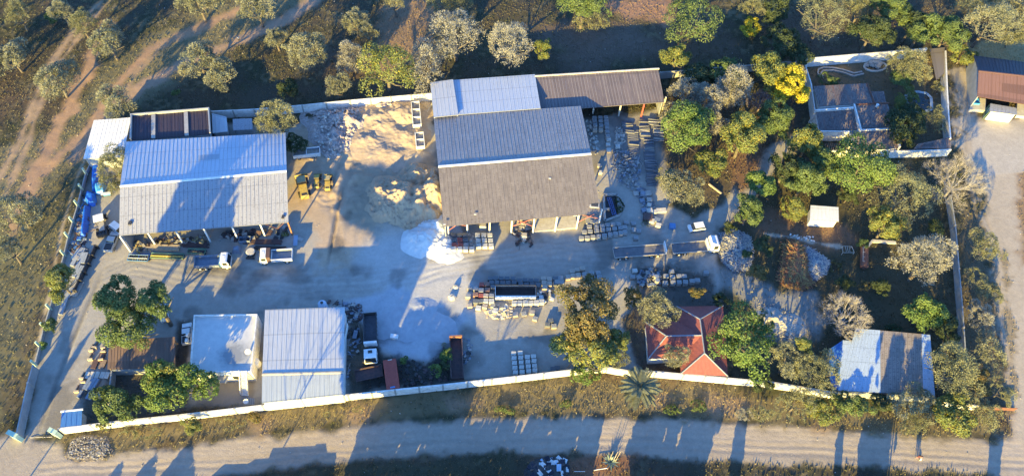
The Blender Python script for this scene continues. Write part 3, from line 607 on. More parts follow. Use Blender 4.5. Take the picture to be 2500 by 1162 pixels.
# grey roofed store
o, (a, b, c, d, r0, r1) = gable('store_building', 'store with plain grey corrugated roof beside the flat roofed office', 'store building',
    [(639, 984), (838, 963)], [(640, 913), (839, 908)], [(647, 756), (842, 749)], roofmat('blue_grey_sheeting', (.36, .40, .45), (.31, .35, .40), .55, sheet=.7, row=8), R_METAL, 4.5, 5.0, 4.5, 'NSWE', WALLW, cap=CONC)
k = MB(); k.cbox(P(846, 845).x, P(846, 845).y, 1.6, .06, 7, 1.6); k.build('lit_wall_strip', WHITE, o, True)  # white strip stands for the lit band on the east wall
# brown plank roof under the big tree
o, (a, b, c, d) = mono('carport', 'low carport with brown plank roof beneath the large dark green tree', 'carport', [(262, 900), (428, 898), (427, 822), (266, 832)], (2.7, 2.7, 3.1, 3.1), R_PLANK, 'N', CONC, rib=.55)
for t0 in (0, .5, 1):
    for t1 in (.05, .95): q = a.lerp(b, .02 + .96 * t0).lerp(d.lerp(c, .02 + .96 * t0), t1); MB().cbox(q.x, q.y, 0, .15, .15, 2.55).build('post', WOOD, o, True)
def wallrun(label, px, z, m, cat='wall', t=.22, name='wall', pil=None, ztop=None, cope=None):
    """px = top line of the wall at height z"""
    W = [P(u, v, z) for u, v in px]; ctr = cen(W); o = thing(name, label, cat, (ctr.x, ctr.y, 0)); k = MB()
    for p, q in zip(W[:-1], W[1:]): drop(k, p, q, t, 0, 0)
    k.build('masonry', m, o, True)
    if pil:
        k2 = 0
        for p, q in zip(W[:-1], W[1:]):
            L = (q - p).length; n = max(1, int(L / pil)); e = (q - p).normalized()
            for i in range(n):
                r_ = p.lerp(q, i / n); MB().cbox(r_.x, r_.y, 0, .34, .34, z + .06, math.atan2(e.y, e.x)).build('pilaster', CONC, o, True)
    return o
wallrun('whitewashed perimeter wall along the dirt road in the foreground, gate to palm', [(143, 1046), (296, 1027), (434, 1013), (640, 989), (792, 970), (964, 951), (1081, 939), (1260, 919), (1395, 903), (1453, 896), (1481, 896)], 2.5, WALLW, pil=4.0, name='perimeter_wall', t=.3)
wallrun('whitewashed perimeter wall past the red roofed house toward the east bushes', [(1483, 896), (1536, 905), (1601, 907), (1670, 913), (1880, 932), (1956, 944), (2046, 960)], 2.5, WALLW, pil=4.0, name='perimeter_wall', t=.3)
wallrun('short whitewashed wall end showing among bushes east of the blue roofed house', [(2285, 977), (2369, 987), (2392, 990)], 2.2, WALLW, pil=4, name='perimeter_wall')
wallrun('dark red rusty fence panel by the corner of the two roads', [(2400, 992), (2485, 996)], 1.4, RUST, cat='fence', t=.08, name='fence')
wallrun('grey west wall beside the concrete entrance drive and gate', [(40, 1056), (67, 934), (80, 890)], 2.5, WALLG, pil=5, name='perimeter_wall')
wallrun('grey north wall half in sun above the rock pile', [(516, 272), (620, 267), (737, 257), (854, 245), (1053, 228)], 2.5, WALLW, pil=4, name='perimeter_wall')
wallrun('grey wall among trees between the brown roofed shed and the walled villa', [(1612, 177), (1691, 170), (1790, 163), (1962, 148)], 2.3, WALLG, pil=4, name='perimeter_wall')
wallrun('long grey east wall running down from the large leafless tree', [(2322, 478), (2333, 549), (2342, 655), (2350, 748), (2357, 850)], 2.3, WALLG, pil=4, name='perimeter_wall')
# low west wall with pale green raking posts
base = [(229, 395), (213, 428), (203, 466), (193, 506), (181, 546), (170, 583), (160, 626), (148, 672), (137, 715), (126, 757), (112, 802), (101, 848), (90, 893)]
W = [P(u, v) for u, v in base]; ctr = cen(W); o = thing('fence', 'low grey west fence wall with tall pale green posts', 'fence', ctr); k = MB()
for p, q in zip(W[:-1], W[1:]): k.wall(p, q, 0, .9, .2)
k.build('masonry', WALLG, o, True)
for p in W[1:]: MB().cbox(p.x, p.y, 0, .28, .42, 2.5, -.3).build('post', PALEG, o, True)
for nm, (u, v), (sx, sy), rr in (('pale green gate pillar at the west side of the entrance', (46, 1070), (2.0, .7), -.35), ('pale green gate pillar at the start of the white perimeter wall', (143, 1063), (1.6, .7), -.35)):
    o = thing('gate_pillar', nm, 'gate pillar', P(u, v), rr); k = MB(); k.cbox(0, 0, 0, sx, sy, 2.5); k.build('pier', PALEG, o); k = MB(); k.cbox(0, 0, 2.5, sx + .12, sy + .12, .14); k.build('coping', PALEG, o)
k = MB(); A, B = P(74, 1068), P(128, 1066); k.tube(A + Vector((0, 0, .06)), B + Vector((0, 0, .06)), .05); tag(k.build('gate_rail', CONCL), 'thin metal gate rail laid across the entrance', 'rail')
mono('guard_hut', 'guard hut with bright blue roof beside the entrance gate', 'guard hut', [(147, 1043), (199, 1038), (200, 999), (151, 1004)], (2.5, 2.5, 2.8, 2.8), R_BLUE, 'NSWE', WALLW, rim=('N', .12, WHITE))
wallrun('grey court wall south of the brown carport', [(262, 985), (272, 903), (440, 899)], 2.2, WALLG, name='court_wall')
# small white shed among the trees
o, (a, b, c, d) = mono('site_cabin', 'small white cabin standing alone on bare earth among trees', 'cabin', [(1977, 537), (2048, 541), (2047, 506), (1979, 501)], 2.6, R_WHITE2, 'NSWE', WHITE)
k = MB(); e = a.lerp(b, .2); k.cbox(e.x, e.y + .38, 0, .8, .06, 2); k.build('door', GREENP, o, True)
# red hipped house
L = lambda u, v, z: P(u, v, z)
ze, zr = 2.7, 5.2
A_, B_, C_, D_ = L(1652, 748, ze), L(1765, 746, ze), L(1777, 918, ze), L(1662, 912, ze); Rt, Rs = L(1709, 779, zr), L(1720, 862, zr)
E_, F_, G_, H_ = L(1576, 786, ze), L(1582, 876, ze), L(1690, 872, ze + .02), L(1690, 783, ze + .02); R1, Rm = L(1627, 820, zr - .1), L(1714, 818, zr - .1)
ctr = cen([A_, B_, C_, D_, E_, F_]); o = thing('house', 'house with bright red hipped roof and pale ridge lines', 'house', ctr); k = MB()
def tri(mb, pts):
    e = (pts[1] - pts[0]).normalized(); n = (pts[1] - pts[0]).cross(pts[-1] - pts[0]).normalized(); g = n.cross(e)
    mb.face(pts, [((p - pts[0]).dot(e), (p - pts[0]).dot(g)) for p in pts])
for f in ([B_, A_, Rt], [C_, B_, Rt, Rs], [D_, C_, Rs], [A_, D_, Rs, Rt], [E_, F_, R1], [H_, E_, R1, Rm], [F_, G_, Rm, R1]): tri(k, f)
k.build('roof', R_RED, o, True)
k = MB()
for p, q in ((A_, Rt), (B_, Rt), (C_, Rs), (D_, Rs), (Rt, Rs), (E_, R1), (F_, R1), (R1, Rm)): k.tube(p + Vector((0, 0, .03)), q + Vector((0, 0, .03)), .14, n=6)
k.build('ridge_cap', mat('blue_grey_ridge', (.27, .29, .33), (.2, .22, .26)), o, True)
k = MB()
for p, q in ((A_, B_), (B_, C_), (C_, D_), (E_, F_), (E_, H_), (F_, G_)): drop(k, p, q, inset=ctr, dz=.12)
k.build('wall', WALLW, o, True)
k = MB()
for t0 in (.25, .7): p = D_.lerp(C_, t0); k.cbox(p.x, p.y + .3, 1, 1.3, .1, 1.2)
k.build('window', GLASS, o, True)
# blue and brown roofed house, south east
o = thing('house', 'house with patchy pale blue and brown roof behind bushes in the south east', 'house', cen([P(2150, 880)]))
a, b, c, d = P(2046, 953, 3.4), P(2150, 958, 3.4), P(2149, 806, 4.6), P(2089, 801, 4.6)
sheetroof(MB(), a, b, c, P(2056, 806, 4.6).lerp(d, 1.0)).build('roof_slope', R_BLUEW, o, True)
b2, c2 = P(2254, 965, 3.4), P(2250, 815, 4.6); sheetroof(MB(), b, b2, c2, c).build('roof_slope', R_BROWNT, o, True)
b3, c3 = P(2283, 968, 3.4), P(2271, 817, 4.6); sheetroof(MB(), b2, b3, c3, c2).build('roof_slope', R_BLUEW, o, True)
w0, w1 = P(2024, 852, 3.4), P(2058, 830, 4.3); sheetroof(MB(), P(2046, 953, 3.38), a.lerp(b, .12) - Vector((0, 0, .02)), P(2087, 832, 4.32), w1, .82).build('roof_slope', R_BLUEW, o, True)
sheetroof(MB(), P(2028, 935, 2.9), P(2046, 953, 3.36), w1 - Vector((0, 0, .02)), w0 - Vector((0, 0, .3)), 0).build('roof_slope', R_BLUE, o, True)
k = MB(); ct = cen([a, b3, c3, d])
for p, q in ((a, b3), (b3, c3), (c3, d), (a, w0)): drop(k, p, q, inset=ct, dz=.2)
k.build('wall', WALLG, o, True)
# north east building
gable('workshop', 'workshop with dull reddish brown roof and dark north slope at the right edge', 'workshop', [(2386, 236), (2580, 268)], [(2389, 174), (2580, 195)], [(2377, 136), (2580, 162)], R_SALMON, R_NAVY, 4.6, 6.2, 4.4, 'NWE', WALLG, cap=R_SALMON)
o, (a, b, c, d) = mono('site_cabin', 'white container style cabin with barred side in front of the reddish brown workshop', 'cabin', [(2416, 272), (2483, 281), (2482, 264), (2418, 253)], 3.0, R_WHITE, 'SNE', WHITE)
k = MB()
for i in range(6): k.tube(d.lerp(a, i / 5) + Vector((0, 0, -.2)), Vector((d.lerp(a, i / 5).x - .1, d.lerp(a, i / 5).y, 0)), .05)
k.build('side_bars', GREENP, o, True)
for nm, px, z in (('raised concrete platform holding a blue basin at the workshop corner', [(2368, 267), (2406, 270), (2408, 242), (2386, 238), (2374, 240)], .9), ('raised concrete loading platform at the far right of the workshop', [(2482, 282), (2560, 290), (2560, 258), (2484, 252)], .9)):
    W = [P(u, v, z) for u, v in px]; ct = cen(W); o = thing('concrete_platform', nm, 'platform', ct); MB().prism(W, 0, z).build('slab', CONCL, o, True)
o = thing('water_basin', 'small bright blue basin on the concrete platform by the workshop', 'basin', P(2381, 250, .9)); MB().open_box(-.8, .8, -.8, .8, 0, .5, .1).build('basin', CYANT, o)
# ---- walled villa
VP = lambda l, px, z, m, **kw: wallrun(l, px, z, m, name='villa_wall', **kw)
VP('white sunlit north wall of the villa garden above the pond', [(1962, 144), (2080, 134), (2203, 124), (2264, 118)], 3.0, WALLW, t=.3)
VP('pale west wall of the villa next to the bright yellow tree', [(1962, 145), (1981, 206), (1990, 270), (2003, 337)], 3.0, WALLW, t=.3)
VP('whitish east wall of the villa along the gravel lane', [(2309, 124), (2313, 220), (2317, 290), (2321, 338)], 3.0, WALLW, t=.3)
VP('pale south wall of the villa beside the dark lean-to roof', [(2174, 369), (2250, 368), (2323, 365)], 2.4, WALLW, t=.3)
o = thing('villa', 'villa with several brown tiled roofs divided by white parapet walls', 'villa', cen([P(2090, 280)]))
for px, zs in (([(1999, 260), (2134, 252), (2116, 204), (1986, 211)], (4.2, 4.2, 3.5, 3.5)), ([(2135, 252), (2163, 250), (2158, 223), (2127, 224)], (3.2, 3.2, 2.9, 2.9)), ([(2001, 318), (2099, 317), (2085, 265), (1993, 273)], (3.1, 3.1, 3.9, 3.9)),
               ([(2104, 314), (2187, 311), (2167, 253), (2088, 256)], (3.2, 3.2, 4.2, 4.2)), ([(2085, 369), (2194, 362), (2183, 321), (2078, 323)], (2.8, 2.8, 3.5, 3.5))):
    a, b, c, d = [P(u, v, z) for (u, v), z in zip(px, zs)]; sheetroof(MB(), a, b, c, d, .4, .15, .08).build('roof', R_TILE, o, True); ct = cen([a, b, c, d]); k = MB()
    for p, q in ((a, b), (b, c), (c, d), (d, a)): drop(k, p, q, inset=ct, dz=.17)
    k.build('wall', WALLW, o, True)
k = MB()
for l, z in (([(1990, 269), (2084, 262)], 4.5), ([(2086, 254), (2103, 317)], 4.4), ([(2101, 317), (2189, 313)], 3.8), ([(2188, 316), (2198, 358)], 3.5), ([(2003, 320), (2075, 321)], 3.4), ([(2073, 321), (2083, 345)], 3.2), ([(2010, 368), (2070, 368)], 2.4)):
    drop(k, P(*l[0], z), P(*l[1], z), .32, 0, 0)
k.build('parapet', WALLW, o, True)
k = MB(); k.tube(P(2117, 204, 3.7), P(2135, 252, 4.4), .18); k.tube(P(2092, 255, 4.35), P(2170, 252, 4.35), .2); k.build('ridge_tiles', RUST, o, True)
k = MB(); q = P(2141, 259, 4.3); k.tube(q - Vector((0, 0, .3)), q + Vector((0, 0, .5)), .35, .35, 12); k.build('chimney_cowl', WHITE, o, True)
k = MB()
for i in range(12): A = P(2014 + i * 4.4, 350, 2.4); B = P(2018 + i * 4.4, 366, 2.4); k.tube(A, B, .05, n=4)
k.build('pergola', WOOD, o, True)
mono('lean_to', 'low lean-to with worn brown tiles in the south east corner of the villa garden', 'lean-to', [(2231, 364), (2322, 362), (2321, 335), (2240, 352)], (2.3, 2.3, 2.7, 2.7), R_TILE, '', rib=.4)
mono('carport', 'flat dark grey roof in the north east corner of the villa garden', 'carport', [(2286, 196), (2305, 180), (2308, 116), (2270, 120)], 2.6, roofmat('dusty_flat_roof', (.20, .17, .15), (.15, .13, .12), .9, sheet=9, row=9), 'E', rib=0)
o = thing('gate', 'small rust orange gate in the south wall of the villa', 'gate', P(2197, 384)); k = MB(); k.cbox(0, 0, 0, 1.4, .1, 2.2, .2); k.build('leaf', ORANGE, o)
def kerb(mb, px, wd=.3, h=.3):
    W = [P(u, v) for u, v in px]
    for p, q in zip(W[:-1], W[1:]): mb.wall(p, q, -.1, h, wd)
o = thing('garden_stream', 'winding kerbed garden stream channel below the north villa wall', 'stream channel', P(2040, 170)); k = MB()
kerb(k, [(2003, 190), (1996, 180), (1998, 170), (2010, 166), (2035, 167), (2060, 172), (2085, 180), (2104, 176)], .35, .25); kerb(k, [(2012, 192), (2003, 182), (2008, 174), (2034, 173), (2058, 178), (2084, 187), (2108, 181)], .35, .25); k.build('kerb', CONC, o, True)
WATER = nodes('dark_pond_water'); WATER[2].inputs['Base Color'].default_value = (.012, .018, .02, 1); WATER[2].inputs['Roughness'].default_value = .08; WATER = WATER[0]
o = thing('garden_pond', 'dark oval garden pond ringed with grey rocks in the villa garden', 'pond', P(2136, 163)); k = MB(); el = [(2136 + 27 * math.cos(a), 163 + 12 * math.sin(a)) for a in [i * .393 for i in range(16)]]; kerb(k, el + el[:1], .4, .25); k.build('kerb', CONCL, o, True)
MB().prism([P(*e) for e in el], -.1, .06).build('water', WATER, o, True); k = MB()
for i in range(22): a = random.uniform(0, 6.28); rr = random.uniform(.3, .9); q = P(2136 + 24 * rr * math.cos(a), 160 + 8 * rr * math.sin(a)); k.cbox(q.x, q.y, 0, random.uniform(.4, 1), random.uniform(.4, .9), random.uniform(.3, 1.0), random.uniform(0, 3), random.uniform(-.3, .3))
k.build('rocks', CONC, o, True)
o = thing('swimming_pool', 'small dark pool with pale blue rim in the villa garden', 'swimming pool', P(2250, 250)); rim = [(2212, 230), (2240, 225), (2262, 229), (2273, 240), (2274, 268), (2250, 276), (2226, 268), (2214, 250)]; k = MB(); kerb(k, rim + rim[:1], .7, .15); k.build('rim', mat('pale_pool_rim', (.42, .50, .56), (.34, .42, .48)), o, True); MB().prism([P(*e) for e in rim], -.1, .08).build('water', WATER, o, True)
# ---------------------------------------------------------------- vehicles (local +x is forward)
def heading(p, q, z=0): d = P(*q, z) - P(*p, z); return math.atan2(d.y, d.x)
def wheels(o, xs_, y, r=.5, w_=.3):
    for x in xs_:
        for s in (-1, 1):
            wl = MB().tube((x, s * y - w_ / 2, r), (x, s * y + w_ / 2, r), r, r, 14).build('wheel', TYRE, o)
            MB().tube((x, s * (y + w_ / 2) - .01, r), (x, s * (y + w_ / 2) + .03, r), r * .5, r * .4, 10).build('rim', WHITE if r > .4 else CONC, wl)
def cab(o, x, wd=2.4, L=1.9, z0=.75, h=2.3, m=TRUCKW, roofm=None):
    k = MB(); k.xprism([(x - L, z0), (x, z0), (x + .05, z0 + .9), (x - .35, z0 + h - .1), (x - .6, z0 + h), (x - L, z0 + h)][::1], -wd / 2, wd / 2); k.build('cab', m, o)
    k = MB(); a = Vector((x + .06, 0, z0 + .95)); b_ = Vector((x - .33, 0, z0 + h - .18))
    k.hexa([a + Vector((0, -wd * .45, 0)), a + Vector((0, wd * .45, 0)), b_ + Vector((0, wd * .42, 0)), b_ + Vector((0, -wd * .42, 0))][::-1], [p + Vector((.04, 0, .03)) for p in (a + Vector((0, -wd * .45, 0)), a + Vector((0, wd * .45, 0)), b_ + Vector((0, wd * .42, 0)), b_ + Vector((0, -wd * .42, 0)))][::-1]); k.build('windscreen', GLASS, o)
    for s in (-1, 1): MB().box(x - 1.35, x - .45, s * (wd / 2 + .01) - .012, s * (wd / 2 + .01) + .012, z0 + 1.0, z0 + h - .4).build('side_window', GLASS, o)
    for s in (-1, 1): MB().box(x - .1, x + .08, s * wd * .36 - .2, s * wd * .36 + .2, z0 + .12, z0 + .4).build('headlight', CONCL, o)
    k = MB()
    for s in (-1, 1): k.box(x - .05, x + .15, s * (wd / 2 + .2) - .12, s * (wd / 2 + .2) + .12, z0 + 1.1, z0 + 1.6)
    k.build('mirror', DARKM, o)
    MB().box(x - L + .3, x - L + .9, -.4, .4, z0 + h + .002, z0 + h + .06).build('roof_hatch', DARKM if wd > 2.35 else m, o)
def body(o, x0, x1, wd, z0, h, mo, mi, name='tipper_body', ribs=True, t=.08):
    k = MB(); k.open_box(x0, x1, -wd / 2, wd / 2, z0, z0 + h, t)
    if ribs:
        n = int((x1 - x0) / .9)
        for i in range(n + 1):
            x = x0 + .1 + (x1 - x0 - .2) * i / max(1, n)
            for s in (-1, 1): k.box(x - .05, x + .05, s * (wd / 2 + .04) - .04, s * (wd / 2 + .04) + .04, z0 + .002, z0 + h - .01)
    for s in (-1, 1): k.box(x0, x1, s * (wd / 2) - .09, s * (wd / 2) + .09, z0 + h + .002, z0 + h + .07)
    b_ = k.build(name, mo, o); MB().box(x0 + t + .01, x1 - t - .01, -wd / 2 + t + .01, wd / 2 - t - .01, z0 + t + .003, z0 + t + .03).build('floor', mi, b_)
    li = MB()
    for s in (-1, 1): li.box(x0 + t + .01, x1 - t - .01, s * (wd / 2 - t) - s * .012 - .008, s * (wd / 2 - t) - s * .012 + .008, z0 + t + .05, z0 + h - .03)
    li.build('lining', mi, b_); return b_
def chassis(o, x0, x1, z=.7, w_=.9, m=DARKM):
    k = MB(); k.box(x0, x1, -w_ / 2, -w_ / 2 + .12, z, z + .25); k.box(x0, x1, w_ / 2 - .12, w_ / 2, z, z + .25)
    n = int((x1 - x0) / 1.2)
    for i in range(n + 1): x = x0 + .1 + (x1 - x0 - .2) * i / max(1, n); k.box(x - .06, x + .06, -w_ / 2 + .13, w_ / 2 - .13, z + .03, z + .2)
    k.box((x0 + x1) / 2 - .4, (x0 + x1) / 2 + .4, w_ / 2 + .05, w_ / 2 + .5, z - .1, z + .3); k.build('chassis', m, o)
# tipper 1 (faces right)
o = thing('tipper_truck', 'tipper truck with blue grey load bed, left of two before the white roofed warehouse', 'truck', P(525, 648), heading((484, 650), (568, 646)))
chassis(o, -3.4, 3.2); cab(o, 3.55, 2.35, 1.7); body(o, -3.6, 1.45, 2.4, 1.05, .95, STEELB, STEELB); wheels(o, (2.7, -1.5, -2.7), 1.0)
MB().box(1.5, 1.75, -1.1, 1.1, 1.0, 2.6).build('headboard', BLUEP, o)
# tipper 2 (faces left)
o = thing('tipper_truck', 'white tipper truck with brown cab rear before the white roofed warehouse', 'truck', P(678, 634), heading((714, 630), (642, 635)))
chassis(o, -3.1, 3.0); cab(o, 3.3, 2.35, 1.5); body(o, -3.3, .95, 2.4, 1.05, .95, TRUCKW, STEELB); wheels(o, (2.5, -2.1), 1.0); MB().box(1.0, 1.75, -1.15, 1.15, 1.0, 3.0).build('sleeper_box', RUSTD, o)
BEDM = mat('worn_steel_deck', (.17, .155, .15), (.10, .10, .11), scale=.8)
# truck and drawbar trailer
hd = heading((1492, 622), (1738, 602)); q = P(1615, 617)
o = thing('flatbed_truck', 'long white cabbed flatbed truck towing a trailer across the yard', 'truck', P(1690, 611), hd)
chassis(o, -4.6, 4.2); cab(o, 5.3, 2.5, 2.1, .75, 2.6); MB().xprism([(3.2, 3.35), (4.4, 3.38), (3.3, 4.0)], -1, 1).build('roof_deflector', TRUCKW, o)
body(o, -4.7, 2.75, 2.5, 1.15, .28, CONC, BEDM, 'flatbed', False); MB().box(2.8, 2.95, -1.2, 1.2, 1.15, 2.7).build('headboard', TRUCKW, o); wheels(o, (4.4, -2.0, -3.3), 1.05)
o = thing('flat_trailer', 'long empty flat trailer with raised white headboard hitched behind the flatbed truck', 'trailer', P(1558, 621), heading((1492, 622), (1624, 612)))
chassis(o, -5.2, 5.2); body(o, -5.5, 5.4, 2.5, 1.2, .22, CONC, BEDM, 'flatbed', False); MB().box(5.42, 5.58, -1.25, 1.25, 1.2, 2.6).build('headboard', TRUCKW, o); wheels(o, (-4.2, -2.9, 2.6, 3.9), 1.05)
# cars
def car(label, u, v, hd, L=3.9, wd=1.7, m=TRUCKW, cat='car', name='parked_car', pick=False, group=None):
    o = thing(name, label, cat, P(u, v), hd); h1 = .85
    k = MB(); k.xprism([(-L / 2, .35), (L / 2, .35), (L / 2 + .05, .65), (L / 2 - .15, .82), (L * .18, .95), (-L / 2 + .1, .98), (-L / 2, .7)], -wd / 2, wd / 2); k.build('body', m, o)
    x0, x1 = (-L * .10, L * .17) if pick else (-L * .44, L * .17)
    k = MB(); b_ = [(x1 + .55, .93), (x1 - .05, 1.42), (x0 + .18, 1.45), (x0 - .12, .97)]; k.xprism([(x, z) for x, z in b_][::-1], -wd / 2 + .08, wd / 2 - .08); gh = k.build('glasshouse', GLASS, o)
    k = MB(); k.box(x0 + .14, x1 - .02, -wd / 2 + .12, wd / 2 - .12, 1.44, 1.50); k.build('roof', m, o)
    if pick:
        k = MB(); k.open_box(-L / 2 + .02, x0 - .16, -wd / 2 + .03, wd / 2 - .03, .985, 1.25, .06); lb = k.build('load_bed', m, o); MB().box(-L / 2 + .1, x0 - .24, -wd / 2 + .1, wd / 2 - .1, 1.05, 1.07).build('bed_liner', DARKM, lb)
    for s in (-1, 1): MB().box(L / 2 - .1, L / 2 + .04, s * wd * .36 - .18, s * wd * .36 + .18, .6, .78).build('headlight', CONCL, o)
    wheels(o, (L * .31, -L * .31), wd / 2 - .08, .31, .2); return o
car('small white car with dark windscreen parked beside the flatbed truck cab', 1699, 559, heading((1720, 556), (1680, 562)), 3.7)
car('white pickup parked between the carport and the flat roofed office', 459, 818, heading((459, 840), (459, 790)), 4.6, 1.75, TRUCKW, 'pickup', 'pickup_truck', True)
car('white car mostly hidden beneath the big dark green tree', 401, 768, heading((395, 745), (405, 780)), 3.8, 1.7, TRUCKW)
car('blue grey pickup with open load bed by the west end of the white roofed warehouse', 276, 594, heading((268, 610), (284, 572)), 4.9, 1.8, mat('silver_grey_paint', (.40, .42, .42), (.34, .35, .36), rough=.4), 'pickup', 'pickup_truck', True)
car('pale car nose poking out under the west edge of the white warehouse roof', 291, 562, heading((282, 556), (296, 566)), 3.9, 1.7, TRUCKW)
# chassis cab and tipper body, heading down the frame
o = thing('tipper_truck', 'white tipper truck with empty dark bed parked nose down beside the grey roofed store', 'truck', P(907, 836), heading((905, 780), (907, 890)))
chassis(o, -5.0, 4.4); cab(o, 4.9, 2.4, 2.2, .75, 2.2); body(o, -5.4, .9, 2.5, 1.1, 1.3, DARKM, mat('dark_blue_grey_bed', (.10, .105, .12), (.07, .07, .08))); MB().box(.95, 1.35, -1.25, 1.25, 1.05, 2.75).build('headboard', TRUCKW, o); wheels(o, (3.9, -2.0, -3.4), 1.0)
k = MB(); k.box(1.6, 2.4, -.4, .3, 1.0, 1.7); k.box(1.8, 2.3, .5, 1.0, .8, 1.3); k.build('engine_gear', DARKM, o)
# shipping container
o = thing('shipping_container', 'brick red shipping container against the white perimeter wall', 'container', P(958, 925), heading((956, 890), (964, 950)))
k = MB(); k.box(-3.03, 3.03, -1.2, 1.2, .1, 2.5); k.build('body', REDP, o); k = MB()
for i in range(26): x = -2.9 + i * .23; k.box(x - .04, x + .04, -1.12, 1.12, 2.503, 2.545); k.box(x - .04, x + .04, -1.24, -1.203, .3, 2.35); k.box(x - .04, x + .04, 1.203, 1.24, .3, 2.35)
k.build('corrugation', REDP, o); MB().box(3.033, 3.08, -1.15, 1.15, .15, 2.4).build('door', REDP, o); MB().box(-2.98, -2.8, -.3, .5, 2.56, 2.575).build('label_plate', CONCL, o)
k = MB(); k.box(2.55, 2.85, -.5, .4, 2.56, 2.575); k.build('patch', BLUEP, o)
# loose tipper bodies
def loose_body(label, u, v, hd, L, wd, h, mo, mi, z=.35, name='skip_container', cat='tipper body'):
    o = thing(name, label, cat, P(u, v), hd); body(o, -L / 2, L / 2, wd, z, h, mo, mi, 'body'); k = MB()
    for x in (-L * .35, 0, L * .35): k.box(x - .15, x + .15, -wd * .4, wd * .4, 0, z - .003)
    k.build('bearer', WOOD, o); return o
o = loose_body('long rusty orange tipper body standing empty near the wall', 1115, 879, heading((1113, 825), (1117, 925)), 8.6, 2.35, 1.3, RUSTD, RUSTD); MB().box(-4.45, -4.1, -1.25, 1.25, 1.2, 1.9).build('tail_board', ORANGE, o)
o = loose_body('dark steel skip body with white side and orange rim amid the pallets of pavers', 1258, 722, heading((1210, 722), (1305, 722)), 8.3, 2.4, 1.5, TRUCKW, mat('dark_scraped_steel', (.06, .045, .045), (.10, .07, .06)), .6)
k = MB(); k.box(-4.15, 4.15, 1.1, 1.3, 2.18, 2.3); k.box(4.05, 4.25, -1.1, 1.1, 2.18, 2.3); k.build('rim', ORANGE, o)
loose_body('dark flat steel trailer bed with loose sheets near the red container', 902, 916, heading((872, 922), (934, 908)), 5.2, 2.3, .5, RUSTD, RUSTD, .7, 'trailer_bed', 'trailer')
# white tip wagons
def cart(label, u, v, hd, L, n):
    o = thing('tip_wagon', label, 'wagon', P(u, v), hd)
    b_ = body(o, -L / 2, L / 2, 1.85, .7, 1.05, WHITE, STEELB, 'body', True); chassis(o, -L / 2 + .2, L / 2 - .2, .3, .8, WHITE); k = MB()
    for i in range(1, n): x = -L / 2 + L * i / n; k.box(x - .06, x + .06, -.85, .85, .8, 1.8)
    k.build('partition', WHITE, o); wheels(o, (-L * .3, L * .3), .8, .3, .2)
    k = MB(); k.box(-L / 2 + .15, L / 2 - .15, -.78, .78, .81, 1.25); k.build('load', mat('load_soil', (.30, .22, .16), (.42, .38, .33)), b_); return o
cart('long white tip wagon by the rock pile left of the grey annexe', 1017, 288, heading((1014, 250), (1020, 318)), 7.2, 3)
cart('short white tip wagon with pale load beside the largest warehouse', 1026, 352, heading((1024, 330), (1028, 372)), 4.2, 2)
cart('white double wagon with blue lined tub above the yellow machines', 751, 382, heading((722, 384), (781, 378)), 6.0, 2)
# yellow machines seen from behind
def machine(label, u, v, rr, S, kind, name='wheel_loader', cat='loader'):
    o = thing(name, label, cat, P(u, v), rr)
    f = lambda x0, x1, y0, y1, z0, z1, nm, m: MB().box(x0 * S, x1 * S, y0 * S, y1 * S, z0 * S, z1 * S).build(nm, m, o)
    MB().xprism([(-3.1 * S, .9 * S), (-.4 * S, .9 * S), (-.4 * S, 2.1 * S), (-2.9 * S, 1.8 * S), (-3.15 * S, 1.5 * S)], -.75 * S, .75 * S).build('engine_hood', YEL, o)
    f(-2.9, -2.3, -.5, .5, 1.81, 1.88, 'grille', DARKM); f(-.4, .9, -.7, .7, 1.0, 2.9, 'cab', GLASS); f(-.5, 1.0, -.82, .82, 2.9, 3.02, 'cab_roof', YELD if kind else YEL)
    f(.9, 2.3, -.35, .35, .9, 1.4, 'front_frame', YEL)
    for s in (-1, 1): MB().xprism([(1.2 * S, 1.1 * S), (3.0 * S, .5 * S), (3.1 * S, .75 * S), (1.4 * S, 1.7 * S)], (s * .5 - .1) * S, (s * .5 + .1) * S).build('lift_arm', YEL, o)
    MB().xprism([(2.9 * S, .1 * S), (3.9 * S, .1 * S), (3.3 * S, .3 * S), (3.0 * S, 1.1 * S), (2.85 * S, 1.1 * S)], -1.25 * S, 1.25 * S).build('bucket', YELD, o)
    wheels(o, (1.5 * S, -1.6 * S), .98 * S, .62 * S, .4 * S); return o
hd = heading((750, 480), (738, 420))
machine('largest yellow wheel loader, leftmost of the three yellow machines', 742, 462, hd, 1.12, 1)
machine('narrow bright yellow digger in the middle of the three yellow machines', 776, 446, heading((774, 470), (778, 420)), .66, 0, 'backhoe_loader', 'digger')
machine('yellow loader with beige cab roof, rightmost of the three yellow machines', 802, 450, heading((801, 470), (803, 420)), .74, 1)
# telehandler with white canopy
o = thing('tractor', 'tractor with white canopy roof and black rear frame beside the blue scrap', 'tractor', P(252, 553), heading((246, 515), (254, 578)))
MB().xprism([(-2.6, .9), (-.9, .9), (-.9, 1.8), (-2.5, 1.6)], -.7, .7).build('hood', STEELB, o); MB().xprism([(-1.5, 2.5), (.4, 2.5), (.3, 2.68), (-1.3, 2.72)], -1, 1).build('canopy', TRUCKW, o)
k = MB(); [k.box(x - .05, x + .05, y - .05, y + .05, .9, 2.5) for x in (-1.2, .2) for y in (-.85, .85)]; k.build('canopy_post', DARKM, o)
MB().box(-.8, 2.4, -.55, .55, .8, 1.25).build('chassis', CONC, o); k = MB(); [k.box(x - .08, x + .08, -1.1, 1.1, .5, 1.6) for x in (2.3, 2.7, 3.1)]; [k.box(2.2, 3.2, y - .06, y + .06, .4, 1.7) for y in (-1, -.3, .4, 1)]; k.build('rear_frame', DARKM, o)
wheels(o, (-1.9, 1.3), .95, .6, .4)
